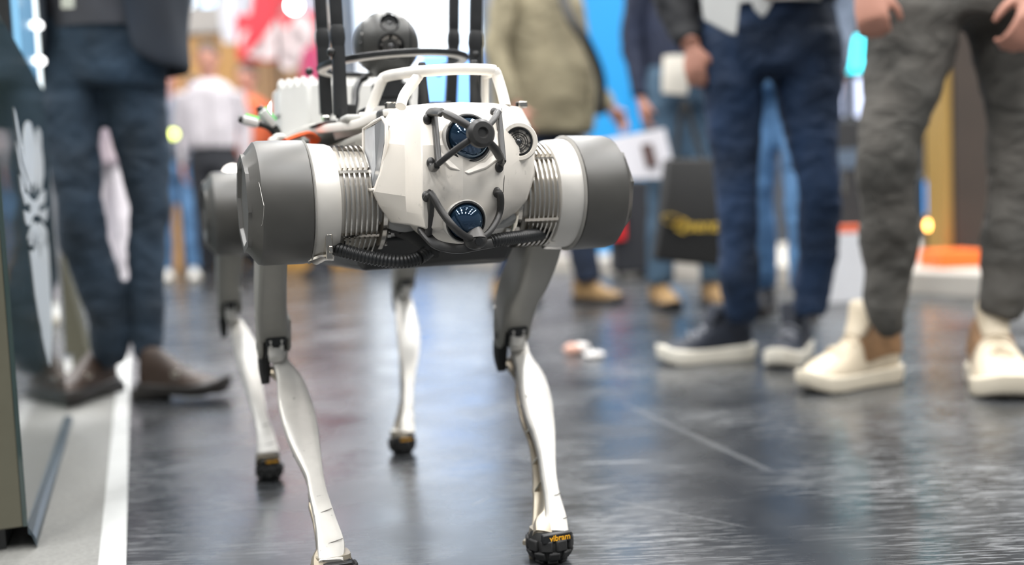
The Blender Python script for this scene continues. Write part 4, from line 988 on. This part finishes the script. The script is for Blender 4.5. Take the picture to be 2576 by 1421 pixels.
# ---- man in grey jeans, cream high tops
def man_grey():
    Y=2.14
    e=empty('person',(P(2380,950,Y).x,Y,0)); tag(e,'person in charcoal grey jeans and cream high-top sneakers at the right edge','person')
    jm=denim('charcoal_jeans',(.105,.096,.085),(.045,.045,.04),scale=5)
    A=px_tube([(2188,2420,20),(2180,2405,98),(2168,2378,197),(2164,2345,271),(2158,2321,345),(2153,2311,419),(2159,2302,493),(2163,2312,560),(2166,2308,620),(2171,2292,690),(2174,2286,761),(2188,2280,800),(2212,2278,838)],Y,0,.92,yf=[0,0,-.01,-.02,-.03,-.03,-.01,.01,.03,.04,.04,.04,.05])
    B=px_tube([(2424,2640,20),(2444,2650,98),(2466,2650,197),(2486,2648,290),(2485,2632,380),(2482,2620,480),(2468,2616,560),(2466,2612,620),(2474,2600,690),(2466,2585,745),(2456,2562,800)],Y,.03,.92)
    Pv=px_tube([(2215,2620,-110),(2200,2632,-30),(2190,2640,60)],Y+.02,0,.55)
    tubes([A,B,Pv]).build('trousers',jm,e,world=True,remesh=.010,disp=[(.09,.02),(.03,.007)])
    c=P(2415,0,Y); tm=mat('dark_sweater',(.03,.03,.035),.8,noise_=.2,scale=30,bump=.3)
    MB().tube([(c.x,Y+.02,.98),(c.x,Y+.02,1.2),(c.x,Y+.02,1.42),(c.x,Y+.02,1.5)],[(.19,.13),(.19,.13),(.19,.115),(.07,.07)],28,sm=4).build('sweater',tm,e,world=True,disp=[(.06,.014)])
    body=MB()
    shl=V((c.x-.20,Y+.02,1.42)); wr=P(2178,-35,Y-.10); el=V((c.x-.29,Y+.06,1.16))
    MB().tube([shl,shl.lerp(el,.5),el,el.lerp(wr,.8)],[.062,.056,.050,.042],18,sm=4).build('sleeve',tm,e,world=True,remesh=.012,disp=[(.05,.012)])
    add_hand(body,wr,V((.10,-.2,-.95)),V((.9,-.35,.1)),V((.4,.85,-.1)),s=.86,curl=1.1)
    body.tube([shl,el,wr],[.045,.04,.028],14)
    shr=V((c.x+.20,Y+.02,1.42)); elr=V((c.x+.27,Y+.04,1.16)); wr2=P(2610,-30,Y-.12)
    MB().tube([shr,shr.lerp(elr,.5),elr,elr.lerp(wr2,.8)],[.062,.056,.050,.042],18,sm=4).build('sleeve',tm,e,world=True,remesh=.012,disp=[(.05,.012)])
    add_hand(body,wr2,V((-.3,-.3,-.8)),V((-.9,-.3,.1)),V((-.4,.8,-.1)),s=1.0,curl=.8)
    body.tube([shr,elr,wr2],[.045,.04,.028],14)
    for pts,_ in (A,B): body.tube(pts[:-3],.028,10)
    body.tube([(c.x,Y+.02,.85),(c.x,Y+.02,1.2),(c.x,Y+.02,1.42)],[(.11,.08),(.13,.09),(.12,.08)],16)
    q=head_into(body,V((c.x,Y,1.67)),(-.4,-1,0)); body.build('body',skinm,e,world=True,remesh=.006); hair_obj(q,hairm,e)
    um=mat('cream_leather',(.70,.60,.45),.45,noise_=.10,scale=12,bump=.1); so=mat('ivory_sole',(.72,.65,.52),.5,noise_=.06,scale=20)
    pt=mat('tan_patch',(.34,.19,.09),.6,noise_=.4,scale=30)
    shoe(e,G(2272,966)+V((.01,.06,0)),R(205),.285,.108,um,so,'high',lace=um,patch=pt,sole_h=.036)
    shoe(e,G(2476,952)+V((0,.0,0)),R(-105),.28,.136,um,so,'high',lace=um,patch=pt,sole_h=.038)
man_grey()

# ---- generic standing person for the background
def person(px,Y,label,top,trs,shm,face=-90,w_=1.0,stride=.10,arms=((0,0),(0,0)),hair=None,hem=.86,skin=None,coat_rx=.17,belly=0,h=1.0,shoeL=.27,legs=True,group=None):
    gx=P(px,560,Y).x; f=R(face); fd=V((math.cos(f),math.sin(f),0)); sd=V((-fd.y,fd.x,0))
    e=empty('person',(gx,Y,0)); tag(e,label,'person',group)
    b=V((gx,Y,0)); T=[]; feet=[]
    for s in (-1,1):
        ft=b+sd*s*.10+fd*s*stride; feet.append(ft)
        hip=b+sd*s*.085+V((0,0,.92*h)); kn=hip.lerp(ft+V((0,0,.08)),.52)+fd*.03
        T.append(([hip+V((0,0,.03)),hip.lerp(kn,.5),kn,kn.lerp(ft,.4)+V((0,0,.03)),ft+V((0,0,.10))],[.092*w_,.085*w_,.066*w_,.064*w_,.058*w_]))
    T.append(([b+V((0,0,.84*h)),b+V((0,0,.95*h)),b+V((0,0,1.05*h))],[(.15*w_,.12*w_),(.165*w_,.125*w_),(.15*w_,.11*w_)]))
    tubes(T,16).build('trousers',trs,e,world=True,remesh=.018,disp=[(.09,.02)])
    jacket(e,gx,Y,hem*h,1.50*h,coat_rx,coat_rx*.78,f,top,belly=belly)
    body=MB()
    for s,(fw_,out) in zip((-1,1),arms):
        sh=b+sd*s*(coat_rx+.01)+V((0,0,1.41*h)); el=sh+sd*s*(.05+out)+fd*(-.04+fw_*.3)+V((0,0,-.28)); wr=el+fd*(.05+fw_)+sd*s*(-.01+out*.4)+V((0,0,-.25+fw_*.35))
        MB().tube([sh,sh.lerp(el,.5),el,el.lerp(wr,.5),wr],[.062,.058,.052,.046,.038],16,sm=3).build('sleeve',top,e,world=True,remesh=.016,disp=[(.05,.014)])
        add_hand(body,wr,(wr-el),fd,-sd*s,curl=.5); body.tube([sh,el,wr],[.04,.035,.026],10)
    body.tube([b+V((0,0,.85*h)),b+V((0,0,1.2*h)),b+V((0,0,1.42*h))],[(.10,.08),(.12,.09),(.12,.08)],14)
    for pts,_ in T[:2]: body.tube(pts,.035,8)
    q=head_into(body,b+V((0,0,1.64*h)),fd); body.build('body',skin or skinm,e,world=True,remesh=.012); hair_obj(q,hair or hairm,e)
    for ft in feet: shoe(e,ft-fd*.09,f,shoeL,.10,shm,MATS['dark_sole'] if shm.name!='white_trainer' else MATS['ivory_sole'],'sneaker')
    return e
olive=denim('olive_jacket',(.33,.29,.19),(.17,.145,.09),scale=7)
tan=mat('tan_boot',(.36,.22,.09),.6,noise_=.35,scale=20); wht=mat('white_trainer',(.75,.75,.72),.5)
blk=mat('black_trousers',(.018,.02,.026),.8,noise_=.2,scale=10); nvt=mat('navy_trousers',(.02,.035,.075),.8,c2=(.008,.014,.028),scale=8)
lbj=denim('light_blue_jeans',(.12,.27,.50),(.05,.12,.24),scale=9); mbj=denim('mid_blue_jeans',(.09,.16,.24),(.035,.07,.11),scale=9)
Yo=4.6
po=person(1372,Yo,'person in khaki olive jacket and dark trousers holding a white leaflet',olive,nvt,tan,face=-35,w_=1.15,stride=.16,hem=.78,coat_rx=.22,belly=.16,arms=((.04,.02),(.10,.10)))
# shoulder strap of the olive man
cxo=P(1372,560,Yo).x
MB().tube([P(1402,-60,Yo-.22),P(1432,40,Yo-.27),P(1478,110,Yo-.27),P(1512,200,Yo-.22),P(1508,290,Yo-.20)],[(.022,.006)]*5,10,sm=4).build('shoulder_strap',black,po,world=True)
# leaflet
q=[P(1512,352,Yo-.62),P(1672,322,Yo-.60),P(1692,408,Yo-.60),P(1676,448,Yo-.60),P(1522,450,Yo-.62)]
lf=MB().prism(q,(0,.002,0)).build('leaflet',mat('leaflet_white',(.82,.80,.84),.6),smooth=False); tag(lf,'white leaflet with a brown picture held by the person in the olive jacket','leaflet')
MB().prism([P(1612,364,Yo-.615),P(1640,360,Yo-.615),P(1655,418,Yo-.615),P(1627,422,Yo-.615)],(0,.001,0)).build('picture',mat('leaflet_picture',(.16,.09,.08),.6,noise_=.6,scale=60),lf,smooth=False)
# bag carrier
Yb=4.2
pb_=person(1722,Yb,'person in dark navy top, faded blue jeans and tan boots carrying a black bag',mat('navy_top',(.02,.028,.06),.8,noise_=.3,scale=10),mbj,tan,face=-78,stride=.05,hem=.86,coat_rx=.14,arms=((.0,-.01),(.05,.0)))
MB().tube([P(1698,140,Yb-.16),P(1700,185,Yb-.17),P(1697,236,Yb-.17)],[(.048,.012),(.055,.014),(.052,.008)],16,sm=3).build('shirt_tail',mat('cream_shirt',(.68,.64,.56),.8),pb_,world=True,disp=[(.03,.006)])
def bag():
    Y=3.55; e=empty('tote_bag',(P(1725,670,Y).x,Y,P(1725,670,Y).z)); tag(e,'tall black bag with a gold logo carried beside the navy jeans','bag')
    m_=mat('black_bag',(.014,.014,.014),.6,noise_=.2,scale=12,bump=.2)
    bot=[P(1650,655,Y),P(1818,672,Y),P(1818,672,Y)+V((0,.12,0)),P(1650,655,Y)+V((0,.12,0))]
    md=[P(1664,560,Y-.02),P(1812,560,Y-.02),P(1812,560,Y)+V((0,.14,0)),P(1664,560,Y)+V((0,.14,0))]
    tp=[P(1676,398,Y+.03),P(1800,398,Y+.03),P(1800,398,Y)+V((0,.08,0)),P(1676,398,Y)+V((0,.08,0))]
    n=4; vs=bot+md+tp; fs=[(3,2,1,0),(8,9,10,11)]+[(k+i,k+(i+1)%4,k+4+(i+1)%4,k+4+i) for k in (0,4) for i in range(4)]
    o=MB().add(vs,fs).build('bag_body',m_,e,world=True,bevel=.01,smooth=True)
    MB().tube([P(1700,400,Y+.05),P(1706,330,Y+.06),P(1722,250,Y+.06),P(1745,330,Y+.06),P(1768,400,Y+.05)],[(.010,.003)]*5,8,sm=4).build('bag_handle',m_,e,world=True)
    gold=mat('gold_print',(.62,.42,.06),.5)
    pts=[P(1692+26*math.cos(a)*1.0,553+13*math.sin(a)+5*math.cos(a),Y-.035) for a in [2*math.pi*i/24 for i in range(24)]]
    MB().tube(pts,[(.0075,.0015)]*24,8,ref=(0,-1,0),close=True).build('logo_mark',gold,e,world=True)
    p=P(1762,568,Y-.03); pl_=FR[e].inverted()@p
    text('Qsentia',.062,gold,e,Matrix.Translation(pl_)@Matrix.Rotation(R(3),4,'Y')@Matrix.Rotation(R(90),4,'X'),shear=.2)
bag()
person(1968,3.75,'person in faded light blue jeans behind the navy jeans',mat('grey_blue_top',(.16,.2,.27),.8),lbj,blk,face=-120,stride=.08,hem=.88,w_=1.0)
def trolley():
    Y=6.0; e=empty('equipment_case',(P(1590,640,Y).x,Y,0)); tag(e,'black upright equipment case with bright red panel behind the leaflet','case')
    a=P(1538,445,Y); b=P(1642,600,Y)
    MB().box(((a.x+b.x)/2,Y+.15,a.z/2+.01),(b.x-a.x,.3,a.z-.06)).build('body',blk,e,world=True,bevel=.02)
    c=P(1522,520,Y-.02); d=P(1572,602,Y-.02)
    MB().box(((c.x+d.x)/2,Y-.02,(c.z+d.z)/2),(d.x-c.x,.04,c.z-d.z)).build('panel',mat('bright_red',(.75,.015,.02),.5),e,world=True,bevel=.006)
    MB().tube([(a.x+.05,Y+.25,a.z-.05),(a.x+.05,Y+.25,a.z+.12),(b.x-.05,Y+.25,a.z+.12),(b.x-.05,Y+.25,a.z-.05)],.008,8).build('handle',chrome,e,world=True)
    for sx in (a.x+.04,b.x-.04): MB().lathe([(-.015,.03),(.015,.03)],14,Matrix.Translation((sx,Y+.1,.03))@Matrix.Rotation(R(90),4,'Y')).build('wheel',black,e,world=True)
trolley()
def darkcab():
    Y=5.2; e=empty('cabinet',(P(2140,600,Y).x,Y,.1)); tag(e,'dark equipment cabinet under the pale lilac screen between the men','cabinet')
    x0=P(2088,400,Y).x; x1=P(2200,400,Y).x; zt=P(2140,300,Y).z
    MB().box(((x0+x1)/2,Y+.2,(zt+.1)/2),(x1-x0,.4,zt-.1)).build('body',mat('cabinet_black',(.03,.032,.036),.5),e,world=True,bevel=.01,smooth=False)
    z2=P(2140,400,Y).z
    MB().box(((x0+x1)/2,Y-.004,z2),(x1-x0-.04,.01,.10)).build('door',mat('cabinet_blue',(.10,.14,.2),.4),e,world=True,bevel=.002,smooth=False)
    MB().box((x0+.06,Y-.012,z2-.12),(.02,.012,.1)).build('handle',chrome,e,world=True,bevel=.002)
darkcab()
def whitebag():
    Y=4.1; e=empty('shopping_bag',(P(2135,700,Y).x,Y,0)); tag(e,'white shopping bag with orange rim on the floor between two men','bag')
    pw_=mat('paper_white',(.78,.78,.8),.6,noise_=.05)
    b=P(2070,735,Y).x; c_=P(2185,735,Y).x; z1=P(2130,585,Y).z
    MB().hexa([(b,Y,.0),(c_,Y,.0),(c_,Y+.15,.0),(b,Y+.15,.0)],[(b+.03,Y,z1),(c_-.01,Y,z1),(c_-.01,Y+.13,z1),(b+.03,Y+.13,z1)]).build('bag_body',pw_,e,world=True,bevel=.006,smooth=False)
    MB().box(((b+c_)/2+.01,Y+.065,z1+.012),(c_-b-.04,.13,.03)).build('rim',orangem,e,world=True,bevel=.004)
whitebag()
# brown garment stand, orange crate, lamps on the platform at the right
def rightstuff():
    Y=4.7
    brm=mat('brown_drape',(.045,.033,.026),.7,noise_=.3,scale=4); gd=mat('ochre_edge',(.30,.19,.05),.6)
    z=.1; e=empty('display_column',(P(2445,600,Y).x,Y,z)); tag(e,'tall dark brown display column with ochre edge behind the grey jeans','display column')
    x0=P(2400,300,Y).x; x1=P(2500,300,Y).x; 
    MB().box(((x0+x1)/2,Y+.15,1.2),(x1-x0,.3,2.2)).build('body',brm,e,world=True,bevel=.01,smooth=False)
    xa=P(2374,300,Y).x
    MB().box(((xa+x0)/2,Y+.12,1.2),(x0-xa-.004,.2,2.2)).build('edge_strip',gd,e,world=True,bevel=.005,smooth=False)
    Y=4.45; a=P(2366,705,Y); b=P(2480,628,Y)
    e=MB().box(((a.x+b.x)/2,Y+.12,(.1+b.z)/2+.0),(b.x-a.x,.24,b.z-.1)).build('crate',mat('bright_orange',(.95,.17,.02),.5,noise_=.05),bevel=.008,smooth=False)
    tag(e,'bright orange box on the pale platform behind the grey jeans','box')
rightstuff()
def lamp(px,py,Y,r,colr,es,label):
    p=P(px,py,Y); e=empty('spotlight',tuple(p)); tag(e,label,'lamp')
    MB().sphere(p,r,16,10).build('bulb',mat('bulb_%g_%g_%g_%g'%(*colr,es),colr,.3,emit=colr,es=es),e,world=True)
    MB().lathe([(.0,r*1.3),(r*2.2,r*.9)],20,axisM(p+V((0,r*.4,0)),(0,1,.3))).build('lamp_shade',black,e,world=True)
    if p.z>1.2: MB().tube([p+V((0,r*2,0)),V((p.x,p.y+r*2,6.5))],.01,8).build('cord',black,e,world=True)
    else: MB().tube([p+V((0,r*2,0)),V((p.x,p.y+r*2,.1 if label.startswith('round orange') else 0.0))],.012,8).build('stand_pole',black,e,world=True)
lamp(740,14,8.0,.05,(1,1,1),26,'round white hall lamp above the red hanging sign')
lamp(702,276,7.0,.04,(1,1,.96),30,'round white lamp just left of the white payload box')
lamp(441,54,8.5,.035,(1,.98,.95),9,'dim white lamp beside the navy blazer')
lamp(436,338,7.0,.03,(.75,.85,.2),4,'small yellow-green lamp beside the dark jeans')
lamp(1765,411,4.4,.03,(.5,1,.3),8,'small green glowing lamp above the black bag')
lamp(2346,566,4.9,.035,(1,.45,.1),12,'round orange lamp low between the grey jeans')
lamp(1672,105,7.0,.03,(.7,.75,1),5,'small pale violet lamp before the blue partition wall')
lamp(585,440,6.2,.04,(1,.93,.85),14,'warm white lamp beside the rear hip motor')
# background crowd on the left
wt=mat('white_tshirt',(.50,.47,.50),.8,noise_=.05,scale=10); pk=mat('pale_pink_dress',(.52,.44,.47),.8,c2=(.34,.28,.36),scale=6); orj=mat('orange_jacket',(.60,.12,.04),.7,noise_=.2,scale=8)
person(548,7.3,'person in white t-shirt and dark trousers beyond the rear hip motor',wt,blk,blk,face=-80,hem=1.0)
person(640,8.3,'person in bright orange jacket right of the person in the white t-shirt',orj,blk,blk,face=-100,hem=.98)
person(298,5.0,'person in pale pink and white clothes seen between the dark jeans',pk,mat('pale_trousers',(.68,.64,.68),.8),wht,face=-90,hem=.75)
person(446,8.2,'person in light blue jeans and white trainers beside the dark jeans',mat('steel_top',(.12,.15,.2),.8),lbj,wht,face=-70,hem=.98)
person(508,8.9,'person in dark clothes behind the person in light blue jeans',mat('charcoal_top',(.03,.03,.04),.8),blk,blk,face=-90,hem=.9)
person(800,7.9,'person in dark red top behind the robot antennas',mat('dark_red_top',(.3,.03,.05),.8),blk,blk,face=-110,hem=.95)
o=empty('backpack',(P(490,480,8.8).x,8.8,.8)); tag(o,'small red backpack on the dark clothed person in the distance','backpack')
MB().sphere(P(496,470,8.85),(.11,.09,.16),18,12).build('pack_body',mat('coral_red',(.8,.12,.06),.6),o,world=True)
MB().tube([P(478,450,8.83),P(474,480,8.8),P(480,512,8.83)],.012,8,sm=3).build('pack_strap',black,o,world=True)
# litter on the floor
def tissue():
    e=empty('crumpled_tissue',tuple(G(1470,900))); tag(e,'crumpled white and pink tissue lying on the dark floor','litter')
    for (px,py,r,mt) in ((1440,893,(.026,.02,.018),mat('tissue_pink',(.72,.42,.33),.8)),(1462,888,(.03,.02,.016),mat('tissue_white',(.85,.82,.80),.8)),(1495,900,(.032,.018,.010),MATS['tissue_white'])):
        p=G(px,py); MB().sphere((p.x,p.y,r[2]*.9),r,18,12).build('fold',mt,e,world=True,disp=[(.012,.012)])
tissue()
